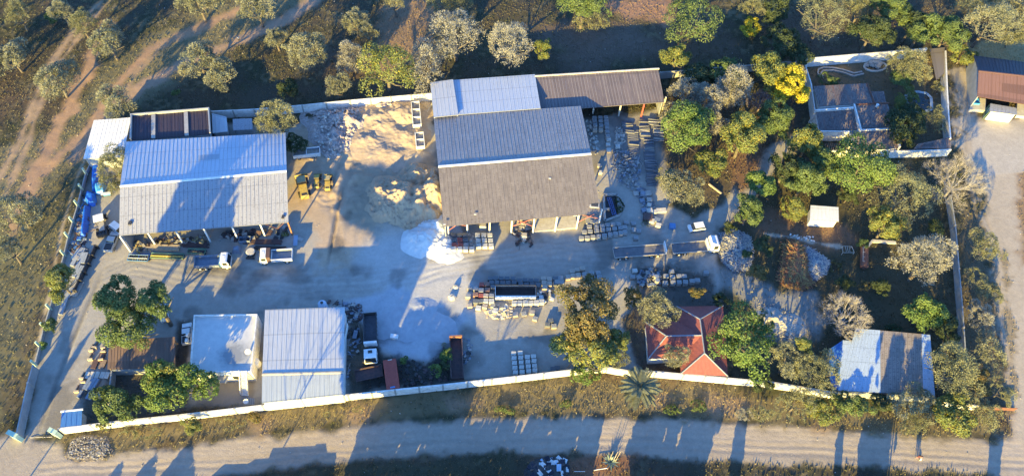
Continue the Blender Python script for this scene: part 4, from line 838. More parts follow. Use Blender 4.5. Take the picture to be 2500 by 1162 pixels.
# seeder and header machines at the warehouse front
def frame_machine(label, u, v, hd, L, wd, m, m2, n, name='farm_implement'):
    o = thing(name, label, 'farm machine', P(u, v), hd); k = MB()
    for y in (-wd / 2, wd / 2): k.box(-L / 2, L / 2, y - .06, y + .06, .6, .75)
    for i in range(3): x = -L / 2 + L * i / 2; k.box(x - .07, x + .07, -wd / 2 + .07, wd / 2 - .07, .62, .74)
    k.build('frame', m, o); k = MB()
    for i in range(n): x = -L / 2 + .2 + (L - .4) * i / (n - 1); k.box(x - .05, x + .05, -wd * .42, wd * .3, .1, .6)
    k.build('tines', DARKM, o); MB().tube((-L / 2 + .1, -wd * .2, .9), (L / 2 - .1, -wd * .2, .9), .17, n=8).build('reel', m2, o); MB().tube((-L / 2 + .1, wd * .25, .85), (L / 2 - .1, wd * .25, .85), .1, n=6).build('roller', m, o); wheels(o, (-L / 2 + .2, L / 2 - .2), wd * .3, .3, .15)
frame_machine('dark blue roller machine at the left front corner of the open warehouse', 341, 632, .03, 4.2, 1.7, BLUEP, STEELB, 9)
frame_machine('yellow and green seeder lying along the front of the open warehouse', 411, 628, .04, 6.6, 1.3, GREENP, YEL, 26)
frame_machine('short green implement behind the blue grey tipper truck', 482, 617, .04, 3.6, 1.2, GREENP, DARKM, 9)
def beams(label, u, v, hd, L, n, m, name='steel_beam_bundle', z=0, cat='beams', wd=.25):
    o = thing(name, label, cat, P(u, v), hd); k = MB()
    for i in range(n): dx = random.uniform(-.4, .4); k.box(-L / 2 + dx, L / 2 + dx, (i - n / 2) * (wd + .05), (i - n / 2) * (wd + .05) + wd, .15 + z, .4 + z)
    k.build('beams', m, o); k = MB()
    for x in (-L / 3, L / 3): k.box(x - .1, x + .1, -n * .17, n * .17, 0, .148 + z)
    k.build('bearers', WOOD, o); return o
beams('sunlit brown steel beams laid along the open warehouse front', 397, 606, .045, 6.8, 5, WOODP)
beams('shaded brown beams inside the warehouse front', 480, 600, .05, 5.4, 4, RUSTD)
beams('brown beams along the east half of the warehouse front', 640, 592, .06, 8.0, 4, RUSTD)
beams('long low dark steel trough behind the white tipper truck', 660, 607, .05, 6.4, 3, DARKM)
beams('thin pale poles leaning by the grey annexe wall', 1045, 272, 1.25, 6.0, 2, CONCL, wd=.12)
o = thing('concrete_mixer', 'round pale concrete mixer bowl standing beside the white tipper truck', 'mixer', P(615, 622)); k = MB(); k.tube((0, 0, .6), (0, 0, 1.3), .5, .95, 16); k.tube((0, 0, 1.3), (0, 0, 1.5), .95, .8, 16); k.build('bowl', CONCL, o); k = MB(); k.box(-.9, .9, -1.3, -.9, .3, .5); k.box(-.1, .1, -1.2, 0, .4, .6); k.box(-.7, .7, -.5, .5, .1, .6); k.build('frame', DARKM, o); wheels(o, (-.6,), .7, .25, .15)
o = thing('machine_cover', 'crumpled grey blue machine cover between the two tipper trucks', 'cover', P(579, 612)); k = MB(); k.hexa([Vector(p) for p in ((-.9, -.8, 0), (.9, -.7, 0), (.8, .8, 0), (-.8, .7, 0))], [Vector(p) for p in ((-.5, -.5, 1.2), (.6, -.3, 1.0), (.4, .5, 1.3), (-.6, .4, 1.1))]); k.build('sheet', STEELB, o)
for (u, v, r_, s_, m_, l) in ((722, 588, -1.45, 2.6, mat('pale_blue_panel', (.30, .42, .55), (.24, .35, .47)), 'pale blue panel leaning at the east corner of the open warehouse'), (734, 585, -.3, 1.2, CONC, 'small grey crate lying beside the pale blue panel')):
    o = thing('panel', l, 'panel', P(u, v), r_); MB().cbox(0, 0, .1, s_, .9, .12, 0, .15).build('sheet', m_, o)
for i, (u, v) in enumerate(((594, 590), (606, 589))):
    o = thing('steel_tub', 'open steel tub under the warehouse eave, %s of two side by side' % ('left' if i == 0 else 'right'), 'tub', P(u, v), .03); MB().open_box(-.65, .65, -.6, .6, 0, 1.1, .06).build('tub', STEELB, o)
# dark blue scrap and tarpaulins along the west wall
def lump(label, px, z, m, name='tarpaulin', cat='tarpaulin', n=26, amp=.5, seed=3):
    W = [P(u, v) for u, v in px]; ct = cen(W); o = thing(name, label, cat, ct); poly = [(p.x, p.y) for p in W]
    x0, x1 = min(p[0] for p in poly), max(p[0] for p in poly); y0, y1 = min(p[1] for p in poly), max(p[1] for p in poly)
    X, Y = np.meshgrid(np.linspace(x0, x1, n), np.linspace(y0, y1, n)); d = -sdf_poly(X, Y, poly); nz = vnoise(X, Y, .8, seed, 3)
    Zh = np.where(d > -.25, np.clip((d + .25) * 1.6, 0, 1) * (z * (.55 + nz * amp)), -.2); k = MB(); 
    for i in range(n - 1):
        for j in range(n - 1):
            if max(d[i, j], d[i + 1, j], d[i, j + 1], d[i + 1, j + 1]) > -.25: k.face([Vector((X[a, b], Y[a, b], Zh[a, b])) for a, b in ((i, j), (i, j + 1), (i + 1, j + 1), (i + 1, j))])
    k.build('sheet' if cat == 'tarpaulin' else 'mound', m, o, True); return o
lump('bright blue crumpled tarpaulin strip beside the yellow green tree at the west wall', [(228, 398), (248, 397), (250, 425), (240, 450), (228, 470), (226, 440)], 1.5, BLUET)
lump('light blue tarpaulin heap at the foot of the yellow green tree by the west wall', [(232, 452), (252, 448), (262, 462), (258, 474), (236, 476)], 1.3, CYANT)
lump('dark blue tarpaulin hung over scrap at the west wall', [(214, 468), (232, 476), (235, 500), (222, 505), (208, 490)], 1.2, BLUET, seed=4)
lump('long blue tarpaulin covered rack beside the tractor', [(207, 508), (220, 505), (215, 550), (210, 580), (198, 578)], 1.5, BLUET, seed=7)
o = thing('workbench', 'white topped bench with blue side beside the light blue tarpaulin', 'bench', P(262, 478), .25); MB().cbox(0, 0, .8, 2.0, .6, .1).build('top', WHITE, o); k = MB(); [k.cbox(x, y, 0, .1, .1, .8) for x in (-.9, .9) for y in (-.25, .25)]; k.build('leg', DARKM, o); MB().cbox(.2, -.2, .3, 1.6, .08, .4).build('side_panel', CYANT, o)
def scatter(label, px, n, sz, mats, name='scrap_heap', cat='scrap heap', h=.8, kind=None, rods=0, rodl=2.0, flat=0, seed=1, mound=0, moundm=None, rodr=.06, bh=.5):
    """mixed loose pieces inside an outline"""
    r = random.Random(seed); W = [P(u, v) for u, v in px]; ct = cen(W); o = thing(name, label, cat, ct)
    if n + rods > 60: kind = 'stuff'
    if kind: o['kind'] = kind
    single = kind != 'stuff'
    poly = [(p.x, p.y) for p in W]; x0, x1 = min(p[0] for p in poly), max(p[0] for p in poly); y0, y1 = min(p[1] for p in poly), max(p[1] for p in poly)
    pts = []
    while len(pts) < n + rods:
        A = np.array([[r.uniform(x0, x1)]]); B = np.array([[r.uniform(y0, y1)]]); d = -sdf_poly(A, B, poly)[0, 0]
        if d > .05: pts.append((A[0, 0], B[0, 0], min(1, d / 2.5)))
    mbs = [MB() for _ in mats]
    for i, (x, y, d) in enumerate(pts):
        z = mound * (d ** .8) if mound else r.uniform(0, h * d); k = mbs[r.randrange(len(mats))]
        if i < n:
            s = sz * r.uniform(.45, 1.3); s2 = sz * r.uniform(.4, 1.1); k.cbox(x, y, z - .1, s, s2, max(.08, sz * bh * r.uniform(.4, 1.2)), r.uniform(0, 3.1), r.uniform(-.5, .5))
        else:
            a = r.uniform(0, 6.28); e = Vector((math.cos(a), math.sin(a), r.uniform(-.25, .35) if not flat else r.uniform(-.08, .1))) * rodl * r.uniform(.5, 1.1) / 2; c0 = Vector((x, y, z + (.15 if not flat else r.uniform(.02, .22)))); k.tube(c0 - e, c0 + e, rodr, n=4)
        if single: k.build('rod' if i >= n else 'piece', mats[mbs.index(k)], o, True); mbs[mbs.index(k)] = MB()
    if mound:
        N = 34; X, Y = np.meshgrid(np.linspace(x0 - .5, x1 + .5, N), np.linspace(y0 - .5, y1 + .5, N)); D = -sdf_poly(X, Y, poly); Zh = mound * np.clip(D / 2.5, 0, 1) ** .8 + (vnoise(X, Y, .9, seed, 3) - .6) * .5; Zh = np.where(D > -.4, np.maximum(Zh, -.1), -.3); k = MB()
        for i in range(N - 1):
            for j in range(N - 1):
                if D[i:i + 2, j:j + 2].max() > -.3: k.face([Vector((X[a, b], Y[a, b], Zh[a, b])) for a, b in ((i, j), (i, j + 1), (i + 1, j + 1), (i + 1, j))])
        k.build('mound', moundm or mats[0], o, True, True)
    nm = ['pieces', 'fragments', 'lumps', 'offcuts', 'rubble']
    for i, (k, m_) in enumerate(zip(mbs, mats)):
        if k.f: k.build(nm[i % 5], m_, o, True)
    return o
scatter('dark blue steel scrap lying between the tractor and the west fence', [(205, 470), (222, 505), (216, 560), (205, 610), (184, 640), (176, 620), (190, 540)], 60, .9, [BLUEP, STEELB, DARKM, RUSTD], rods=50, rodl=3, seed=2)
scatter('rust coloured scrap between the blue tarpaulins and the grey panels at the west wall', [(178, 590), (205, 580), (215, 610), (205, 640), (172, 650)], 40, .6, [RUSTD, DARKM, CONC], rods=14, seed=4)
def slabs(label, u, v, hd, L, wd, n, m, name='panel_stack', cat='panels', h=.5, group=None):
    o = thing(name, label, cat, P(u, v), hd, group); k = MB()
    for i in range(n): y = (i - (n - 1) / 2) * wd; k.box(-L / 2, L / 2, y - wd * .46, y + wd * .46, .12, h + random.uniform(-.04, .04))
    k.build('panels', m, o); k = MB(); [k.box(x - .07, x + .07, -n * wd / 2, n * wd / 2, 0, .118) for x in (-L * .3, L * .3)]; k.build('bearers', WOOD, o); return o
GP = mat('grey_blue_panels', (.33, .36, .40), (.24, .27, .31)); WH = heading((188, 655), (205, 620))
for i, (u, v, l, L_, n) in enumerate(((194, 622, 'uppermost stack of long grey panels at the west wall', 3.0, 4), (206, 632, 'grey panels leaning on the dark rack nearest the drive', 2.6, 3), (183, 640, 'short grey panels closest to the fence beside the yellow green tree', 2.2, 2), (189, 660, 'narrow long grey beams below the upper panel stacks', 3.6, 2), (198, 662, 'greenish topped flat rack beside the narrow grey beams', 2.2, 2), (193, 687, 'middle pile of grey panels with rounded dark end', 2.4, 3), (188, 706, 'pale weathered panels streaked white below the middle pile', 3.4, 4), (158, 745, 'pair of long pale channels lying near the drive edge', 4.4, 2), (172, 716, 'dull panel half hidden by the yellow green tree', 2.0, 2))):
    slabs(l, u, v, WH + (.1 if i % 2 else -.05), L_, .42, n, GP if i != 6 else CONC)
o = thing('steel_rack', 'dark long steel rack separating the grey panels from the drive', 'rack', P(212, 660), WH); k = MB(); k.box(-5.5, 5.5, -.1, .1, 0, 1.3); [k.box(x - .06, x + .06, -.6, .3, 0, 1.4) for x in (-5.3, -3, -1, 1, 3, 5.3)]; k.build('frame', DARKM, o)
# ---------------------------------------------------------------- paver stacks
PROTO = {}
def paver(u, v, colr='grey', label='', group=None, rz=0.0, h=1.15, s=1.0, w_=1.06, d_=.90):
    key = (colr, h)
    if key not in PROTO:
        o = thing('paver_stack', label, 'pallet of pavers', (0, 0, 0)); k = MB()
        for y in (-.45, 0, .45): k.box(-w_ / 2, w_ / 2, y - .05, y + .05, 0, .1)
        for i in range(5): x = -w_ / 2 + .08 + i * (w_ - .16) / 4; k.box(x - .06, x + .06, -d_ / 2, d_ / 2, .102, .13)
        k.build('pallet', WOOD, o); k = MB(); nl = max(2, int(h / .22))
        for l_ in range(nl):
            z0 = .135 + l_ * (h - .13) / nl; z1 = z0 + (h - .13) / nl - .012
            if l_ < nl - 1: j = .01 * (l_ % 2); k.box(-w_ / 2 + .02 + j, w_ / 2 - .02 - j, -d_ / 2 + .02 + j, d_ / 2 - .02 - j, z0, z1)
            else:
                for a in range(4):
                    for b_ in range(4):
                        x0 = -w_ / 2 + .02 + a * (w_ - .04) / 4; y0 = -d_ / 2 + .02 + b_ * (d_ - .04) / 4; k.box(x0 + .01, x0 + (w_ - .04) / 4 - .01, y0 + .01, y0 + (d_ - .04) / 4 - .01, z0, z1 + random.uniform(-.02, .02))
        k.build('blocks', BLK[colr], o); PROTO[key] = o; c = o
    else:
        c = copy_tree(PROTO[key])
    q = P(u, v, h); c.location = (q.x, q.y, 0); c.rotation_euler = (0, 0, rz + random.uniform(-.05, .05)); c.scale = (s * random.uniform(.96, 1.03),) * 2 + (random.uniform(.93, 1.08),)
    c['label'] = label
    if group: c['group'] = group
    elif 'group' in c: del c['group']
    return c
g = 'pavers in front of the west end of the largest warehouse'
for x, cols in ((1107, ('dark', 'dark', 'red')), (1122, ('dark', 'red', 'red')), (1136, ('dark', 'dark', 'grey'))):
    for v, cl, rw in zip((573, 585, 596), cols, ('back', 'middle', 'front')):
        paver(x + (v - 573) * .08, v, cl, '%s pallet, %s of its column, in the %s column beside the stone dust heap' % (cl, rw, {1107: 'left', 1122: 'centre', 1136: 'right'}[x]), g, .06)
for i, x in enumerate((1107, 1123, 1137, 1152)): paver(x, 606, 'white', 'sunlit pallet, %s from the left in the front row beside the stone dust heap' % ORD[i], g, .06)
for x in (1166, 1181, 1196):
    for v in (573, 586, 598): paver(x + (v - 573) * .12, v, 'white', 'pale pallet, %s in the %s of three bright columns by the warehouse posts' % ({573: 'back', 586: 'middle', 598: 'front'}[v], {1166: 'left', 1181: 'centre', 1196: 'right'}[x]), g, .06)
scatter('broken white blocks between the dark and the pale pallets of pavers', [(1143, 570), (1158, 570), (1160, 600), (1145, 600)], 26, .5, [BLK['white'], CONC], 'broken_blocks', 'broken blocks', seed=9)
o = thing('fridge_case', 'pale square box just under the eave of the largest warehouse', 'box', P(1179, 556)); MB().cbox(0, 0, 0, 1.4, 1.1, 1.3).build('case', CONCL, o); MB().cbox(0, 0, 1.302, 1.3, 1.0, .05).build('lid', CONC, o)
g = 'grey pavers in the triple row at the east end of the largest warehouse'
for i, (u, v) in enumerate([(1439, 553), (1456, 553), (1471, 551), (1484, 548), (1497, 547), (1510, 546), (1427, 566), (1441, 564), (1457, 562), (1472, 561), (1486, 559), (1501, 557), (1515, 555), (1526, 554), (1420, 580), (1434, 579), (1448, 577), (1462, 576), (1476, 574), (1490, 571), (1503, 569), (1516, 567), (1526, 565)]): paver(u, v, 'grey', 'grey pallet, %s from the left in the %s row of the triple paver row' % (ORD[i if i < 6 else (i - 6 if i < 14 else i - 14)], 'back' if i < 6 else ('middle' if i < 14 else 'front')), g, .07)
for (u, v, l) in ((1529, 542, 'lone grey pallet at the upper east tip of the triple paver row'), (1547, 544, 'loose grey pallet nearest the lane at the end of the triple row'), (1548, 560, 'tilted grey pallet just east of the triple row'), (1560, 562, 'last grey pallet toward the flat trailer'), (1553, 579, 'grey pallet right above the flat trailer')): paver(u, v, 'grey', l, None, random.uniform(-.3, .3), .8)
for u in (1442, 1452, 1463): 
    for v in (532, 541): paver(u - 6, v, 'grey', 'grey pallet under the largest warehouse east eave, %s %s' % ('back' if v == 532 else 'front', {1442: 'left', 1452: 'middle', 1463: 'right'}[u]), 'grey pavers under the east eave', .07)
Z3 = lambda x, y: (1120 + x / 8.3, 660 + y / 8.3)
g = 'shaded pavers behind the steel skip body'; cnt = {}
for x, y in [(640, 150), (745, 150), (860, 150), (975, 150), (1105, 160), (1235, 195), (1345, 190), (1460, 195), (1575, 195), (665, 235), (775, 240), (890, 245), (1000, 245), (1120, 240), (1260, 272), (1375, 272), (1490, 272), (1605, 285), (690, 320), (1960, 155), (2055, 150), (1970, 245), (2060, 235)]:
    rw = 'eastern' if x > 1900 else ('rearmost' if y < 200 else ('second' if y < 250 else 'third')); cnt[rw] = cnt.get(rw, -1) + 1; paver(*Z3(x, y), 'dark', 'shade darkened pallet, %s from the left in the %s row behind the skip body' % (ORD[cnt[rw]], rw), g, .02)  # dark blocks put the shade on these rows into colour
g = 'sunlit beige pavers right of the skip body'
for x, y, w_ in [(1720, 155, 'back left'), (1835, 165, 'back right'), (1730, 245, 'middle left'), (1840, 250, 'middle right'), (1745, 330, 'front')]: paver(*Z3(x, y), 'beige', w_ + ' beige pallet of five in sun behind the right end of the skip body', g, .03)
for x, y, c_, l in [(465, 270, 'red', 'reddest pallet of pavers, top left of the skip body'), (575, 270, 'brown', 'brown pallet right beside the reddest pallet of pavers'), (580, 385, 'brown', 'brown pallet just below the other brown one at the skip body end'), (450, 395, 'grey', 'grey pallet directly below the reddest pallet'), (340, 480, 'brown', 'pinkish brown pallet one column left of the skip body cluster'), (450, 500, 'red', 'short pink red pallet beside the pinkish brown one'), (550, 505, 'beige', 'beige brown pallet left of the striped grey one'), (665, 505, 'grey', 'striped grey pallet touching the left end of the skip body'), (230, 325, 'grey', 'grey pallet at the upper left corner of the paver yard'), (190, 500, 'grey', 'striped grey pallet at the far left of the paver yard'), (335, 355, 'grey', 'narrow tilted grey pallet near the upper left corner'), (550, 605, 'white', 'brilliant white pallet in the left cluster, left of a pair'), (665, 610, 'white', 'brilliant white pallet in the left cluster, right of a pair'), (345, 615, 'dark', 'dark shaded pallet in the middle of the left cluster'), (445, 612, 'dark', 'dark narrow pallet left of the white pair'), (220, 700, 'beige', 'small pallet with yellowish top at the lower left'), (530, 715, 'beige', 'beige pallet below the white pair'), (690, 700, 'grey', 'weathered grey pallet below the right white one'), (1320, 870, 'grey', 'tilted grey pallet in the front row near the big tree'), (1490, 840, 'beige', 'square beige pallet nearest to the big tree'), (1550, 965, 'grey', 'small grey pallet alone on the ground below the beige one'), (1865, 1010, 'dark', 'dark pallet right beside the big brownish tree'), (1800, 1090, 'dark', 'dark pallet lowest left of the big brownish tree'), (1930, 1120, 'grey', 'pale topped grey pallet under the edge of the big tree'), (740, 800, 'white', 'off white pallet in the broken front row'), (1150, 880, 'beige', 'large pinkish cream pallet in the broken front row'), (400, 745, 'white', 'heaped pale pallet of loose stones')]:
    paver(*Z3(x, y), c_, l, None, random.uniform(-.25, .25) if y > 600 else .02, .8 if y > 690 else 1.15)
for i, (x, y) in enumerate([(1130, 645), (1240, 640), (1355, 640), (1465, 640), (1575, 640), (1680, 620)]): paver(*Z3(x, y), 'white', 'white pallet, %s from the left in the straight row below the skip body' % ORD[i], 'white pavers in the row below the skip body', .02)
scatter('broken paving stones and empty pallets in front of the skip body', [Z3(520, 800), Z3(760, 700), Z3(1080, 720), Z3(1100, 960), Z3(900, 980), Z3(760, 1000), Z3(560, 930)], 90, .8, [BLK['white'], BLK['beige'], CONC, WOODP], 'broken_blocks', 'broken blocks', seed=12, h=.7, bh=.25)
scatter('white and dark odds and ends behind the big tree crown', [Z3(1640, 400), Z3(1900, 360), Z3(1900, 600), Z3(1700, 720), Z3(1540, 560)], 34, .9, [WHITE, DARKM, CONC], 'scrap_heap', seed=13, h=.6)
Z4 = lambda x, y: (1360 + x / 8.3, 620 + y / 8.3)
g = 'grey pavers stepping down behind the big brownish tree'
for i, (x, y) in enumerate([(75, 480), (90, 560), (5, 490), (10, 560), (560, 400), (600, 500), (700, 385), (730, 470), (750, 570), (760, 660), (835, 370), (860, 465), (880, 555), (890, 665), (905, 765), (1000, 625), (1010, 730), (1030, 820), (780, 740), (640, 590)]): paver(*Z4(x, y), 'grey', 'grey pallet behind the big brownish tree, %s' % (['western patch back right', 'western patch front right', 'western patch back left', 'western patch front left'][i] if i < 4 else ('%s column, %s from the back' % (('first', ORD[i - 4]) if i < 6 else (('second', ORD[i - 6]) if i < 10 else (('third', ORD[i - 10]) if i < 15 else (('outermost', ORD[i - 15]) if i < 18 else (('second', 'fifth') if i == 18 else ('first', 'third')))))))), g, .1)
g = 'beige pavers at the top of the stepped rows'
for x, y, w_ in [(410, 305, 'back middle'), (520, 280, 'back right'), (310, 335, 'back left'), (225, 450, 'front left'), (325, 425, 'front middle'), (430, 420, 'front right')]: paver(*Z4(x, y), 'beige', w_ + ' of six beige pallets heading the stepped rows by the brownish tree', g, .1)
Z5 = lambda x, y: (1530 + x / 7.26, 600 + y / 7.26)
for x, y, l in [(800, 450, 'single grey pallet set above the double row north of the red roofed house'), (1415, 460, 'isolated grey pallet at the path east of the double row')]: paver(*Z5(x, y), 'grey', l, None, .1)
g = 'pavers in the double row north of the red roofed house'
for x, y, w_ in [(700, 530, 'back first'), (690, 650, 'front first'), (815, 550, 'back second'), (930, 530, 'back third'), (1025, 530, 'back fourth'), (825, 640, 'front second'), (935, 635, 'front third'), (1045, 635, 'front fourth'), (1165, 615, 'fifth'), (1260, 600, 'last')]: paver(*Z5(x, y), 'grey', w_ + ' grey pallet, counted eastward, in the double row north of the red house', g, .06)
for x, y, l in [(150, 430, 'pallet of pale rubble at the left end of the scrap by the red house'), (110, 540, 'pale blue grey pallet below the pallet of rubble'), (215, 550, 'tilted grey green crate beside the pale blue grey pallet')]: paver(*Z5(x, y), 'white' if x == 150 else 'grey', l, None, .5 if x == 215 else .1, .8)
scatter('blue grey scrap with round drums north of the red roofed house', [Z5(230, 420), Z5(560, 400), Z5(600, 700), Z5(400, 740), Z5(200, 700), Z5(160, 520)], 60, .7, [STEELB, CONC, DARKM], rods=30, rodl=2, seed=14)
for x, y in ((520, 580), (530, 650)):
    o = thing('drum', 'round grey green drum in the scrap, %s of a pair' % ('upper' if y == 580 else 'lower'), 'drum', P(*Z5(x, y))); k = MB(); k.tube((0, 0, 0), (0, 0, 1.0), .5, n=14); k.build('barrel', CONC, o); MB().tube((0, 0, 1.0), (0, 0, 1.04), .42, n=14).build('lid', STEELB, o)
Z6 = lambda x, y: (1240 + x / 2.905, 762 + y / 2.905)
g = 'pale pavers in the four columns near the perimeter wall'
for x, ys_ in ((40, (290, 323, 357, 390, 424)), (88, (285, 318, 352, 386, 420)), (136, (315, 347, 380, 413)), (180, (310, 343, 376, 408))):
    for i, y in enumerate(ys_): paver(*Z6(x + (y - 290) * .1, y), 'white', 'pale pallet, %s from the back in the %s of four columns near the wall' % (ORD[i], {40: 'first', 88: 'second', 136: 'third', 180: 'fourth'}[x]), g, .03, .95, .92)
for x, y in ((322, 400), (350, 392)): paver(*Z6(x, y), 'dark', '%s dark pallet of two by the wall left of the yellow green tree' % ('left' if x == 322 else 'right'), 'dark pallets by the wall', .1, .8)
Z1 = lambda x, y: (1430 + x / 7.26, 250 + y / 7.26)
g = 'shaded pavers in three columns beside the concrete posts'
for x, ys_ in ((155, (265, 325, 395)), (262, (260, 325, 400)), (360, (262, 325, 385, 443, 515, 592))):
    for i, y in enumerate(ys_): paver(*Z1(x + (y - 260) * .1, y), 'grey', 'grey pallet, %s from the back, %s column between largest warehouse and posts' % (ORD[i], {155: 'western', 262: 'middle', 360: 'eastern'}[x]), g, .05)
for x, y, l in [(165, 480, 'sunlit beige pallet ending the first column'), (270, 480, 'sunlit beige pallet ending the second column'), (410, 650, 'white sunlit pallet ending the third column'), (400, 740, 'cracked white pallet below the third column'), (410, 830, 'lowest pale pallet standing in the sun patch'), (570, 770, 'pale square pallet beside the post pile')]: paver(*Z1(x, y), 'white' if x > 300 else 'beige', l, None, .05, .8)
# concrete posts
def post_obj(u, v, L, m, label, group, rz=0, z=0.0):
    key = ('post', round(L, 1), m.name)
    if key not in PROTO:
        k = MB(); k.box(-L / 2, L / 2, -.13, .13, 0, .24); k.box(-L / 2 + .05, L / 2 - .05, -.08, .08, .242, .29); o = k.build('concrete_post', m); PROTO[key] = o; c = o
    else: c = PROTO[key].copy(); C.objects.link(c)
    q = P(u, v); c.location = (q.x, q.y, z); c.rotation_euler = (random.uniform(-.2, .2), random.uniform(-.04, .04), rz + random.uniform(-.13, .13)); tag(c, label, 'concrete post', group); return c
POSTM = mat('shade_toned_post_concrete', (.205, .205, .22), (.135, .14, .155), scale=2)  # dark bluish tone puts the post rows' shade into the colour
for (x0, x1, xs_, y0, y1, n, l) in ((625, 815, 12, 350, 560, 13, 'concrete post in the western row of stacked posts'), (740, 930, 5, 560, 900, 17, 'concrete post in the lower western row beside the tangled steel'), (900, 1140, 10, 370, 650, 16, 'concrete post in the middle row near the sunlit top beams'), (1005, 1215, 8, 690, 1150, 28, 'concrete post in the long eastern row of stacked posts'), (1180, 1370, 4, 350, 700, 16, 'concrete post in the row disappearing under the grey tree'), (1090, 1290, 2, 330, 420, 5, 'concrete post in the short top row by the grey tree')):
    for i in range(n):
        t0 = i / (n - 1); u, v = Z1((x0 + x1) / 2 + t0 * xs_ * 4, y0 + (y1 - y0) * t0); post_obj(u, v, 2.45, POSTM if random.random() < .85 else CONCL, ORD[i] + ' from the top, ' + l, l.replace('concrete post', 'posts'), .03, random.choice((0, .0, .0, .3)))
for i in range(16): post_obj(1590 + 2 * math.sin(i), 395 + i * 3.9, 2.5, POSTM, ORD[i] + ' from the top, concrete post in the column beside the palm like bush', 'posts in the column by the bush', .02, random.choice((0, .3)))
scatter('tangle of blue grey bent rods and broken blocks at the foot of the post rows', [Z1(490, 850), Z1(640, 830), Z1(940, 960), Z1(990, 1150), (1560, 440), (1545, 470), (1520, 455), (1495, 420)], 110, .6, [STEELB, CONC, POSTM, BLK['grey']], 'scrap_heap', seed=15, rods=110, rodl=1.8)
scatter('broken paving blocks left of the post rows, dusty and sunlit', [Z1(520, 420), Z1(630, 450), Z1(720, 700), Z1(640, 760), Z1(500, 760)], 60, .55, [CONCL, CONC, BLK['beige']], 'broken_blocks', 'broken blocks', seed=16)
scatter('loose rubble blocks against the east side of the largest warehouse', [Z1(0, 330), Z1(110, 300), Z1(260, 760), Z1(200, 1000), Z1(110, 1000)], 60, .5, [CONCL, CONC, BLK['white']], 'broken_blocks', 'broken blocks', seed=17)
scatter('blue grey slabs tipped in a line down the lane by the olive bush', [(1550, 440), (1585, 470), (1600, 520), (1575, 520), (1555, 480)], 44, .9, [STEELB, CONC, POSTM], 'slab_heap', 'slabs', seed=18, rods=20, rodl=1.5)
for (u, v, m_, l, s_) in ((1552, 475, CONC, 'square grey slab stack at the lane bend', 1.2), (1568, 478, STEELB, 'bluish slab stack beside the square grey one', 1.1), (1580, 477, CONC, 'largest grey slab stack at the lane bend', 1.4), (1567, 492, STEELB, 'short blue grey slab stack below the square one', 1.1), (1584, 492, CONC, 'narrow grey slab stack below the largest one', 1.1), (1583, 505, CONCL, 'small pale slab cube below the narrow one', .9), (1572, 517, STEELB, 'tilted pale blue slab at the lane edge', 1.2), (1584, 520, CONCL, 'pale rounded slab stack next to the tilted one', 1.2), (1596, 520, CONCL, 'cream slab stack in the middle of three', 1.1), (1608, 518, CONCL, 'cream slab stack with folded cover, right of three', 1.3), (1618, 517, CONCL, 'outermost cream slab stack', 1.2), (1580, 535, RUSTD, 'long dark slab stack with rusty edge', 1.9), (1590, 543, CONCL, 'pale frame lying below the rusty edged stack', 1.2), (1606, 553, CONCL, 'cream square slab stack nearest the car', 1.1), (1603, 540, STEELB, 'grey crumpled bale behind the cream square stack', 1.3), (1640, 556, BLUEP, 'flat blue crate alone near the white car', 1.3), (1465, 425, CONCL, 'small pale drum shaped block beside the east eave', .8), (1463, 408, CONC, 'small grey block above the pale one at the east eave', .9)):
    o = thing('slab_stack', l, 'slab stack', P(u, v), random.uniform(-.3, .3)); hh = random.uniform(.5, 1.1); k = MB(); n = 4
    for i in range(n): k.cbox(random.uniform(-.04, .04), random.uniform(-.04, .04), .12 + i * hh / n, s_, s_ * .85, hh / n - .015, random.uniform(-.06, .06))
    k.build('slabs', m_, o); k = MB(); [k.cbox(0, y, 0, s_, .1, .118) for y in (-.3, .3)]; k.build('pallet', WOOD, o)
# ramp pit with blue ladder frames
o = thing('inspection_pit', 'concrete rimmed pit with blue steel frames inside beside the east end of the largest warehouse', 'pit', P(1490, 505)); k = MB(); W = [(1473, 478), (1507, 477), (1512, 528), (1476, 542)]; Wp = [P(*p) for p in W]
for i in range(4): k.wall(Wp[i], Wp[(i + 1) % 4], 0, .55, .5)
k.wall(P(1475, 513), P(1488, 512), 0, .5, .5); k.build('rim', CONC, o, True); MB().prism(Wp, .0, .03).build('floor', DARKM, o, True)
k = MB()
for dx in (0, 5, 9): k.tube(P(1482 + dx, 482, .6), P(1496 + dx, 525, .9), .08)
for i in range(9): a = P(1482 + i * 1.6, 484 + i * 4.8, .65); k.tube(a, P(1491 + i * 1.6, 483 + i * 4.8, .65), .06)
k.build('ladder_frame', mat('blue_ladder_steel', (.10, .16, .38), (.07, .11, .27)), o, True)
# timber slabs and beams by the carport
Zc = lambda x, y: (180 + x / 4.842, 820 + y / 4.842)
for x, y, l in ((165, 470, 'first'), (225, 465, 'second'), (285, 465, 'third'), (345, 468, 'fourth'), (400, 470, 'fifth')):
    slabs('%s from the drive of five beige panels laid in a row below the carport' % l, *Zc(x, y), 1.5, 1.3, .9, 1, CONCL, h=.35, group='beige panels below the carport')
for (x, y, l, n) in ((190, 580, 'steel blue slatted stack in the open yard below the five beige panels, left', 2), (255, 585, 'steel blue slatted stack in the open yard below the five beige panels, right', 2), (90, 700, 'small blue grey stack at the drive edge above the guard hut', 1), (210, 720, 'loose blue grey slats above the guard hut', 2), (330, 700, 'blue grey panels beside the leafy green bush', 2)): slabs(l, *Zc(x, y), 1.35, 2.4 if y < 650 else 1.4, .6, n, STEELB, h=.8)
for (x, y, l, c_) in ((255, 340, 'dark brown flat panel left of the carport', RUSTD), (350, 340, 'brown panel against the carport edge', WOOD), (330, 260, 'narrow dark panel between pale beam ends', RUSTD)): slabs(l, *Zc(x, y), 1.5, 1.8, 1.1, 1, c_, h=.4)
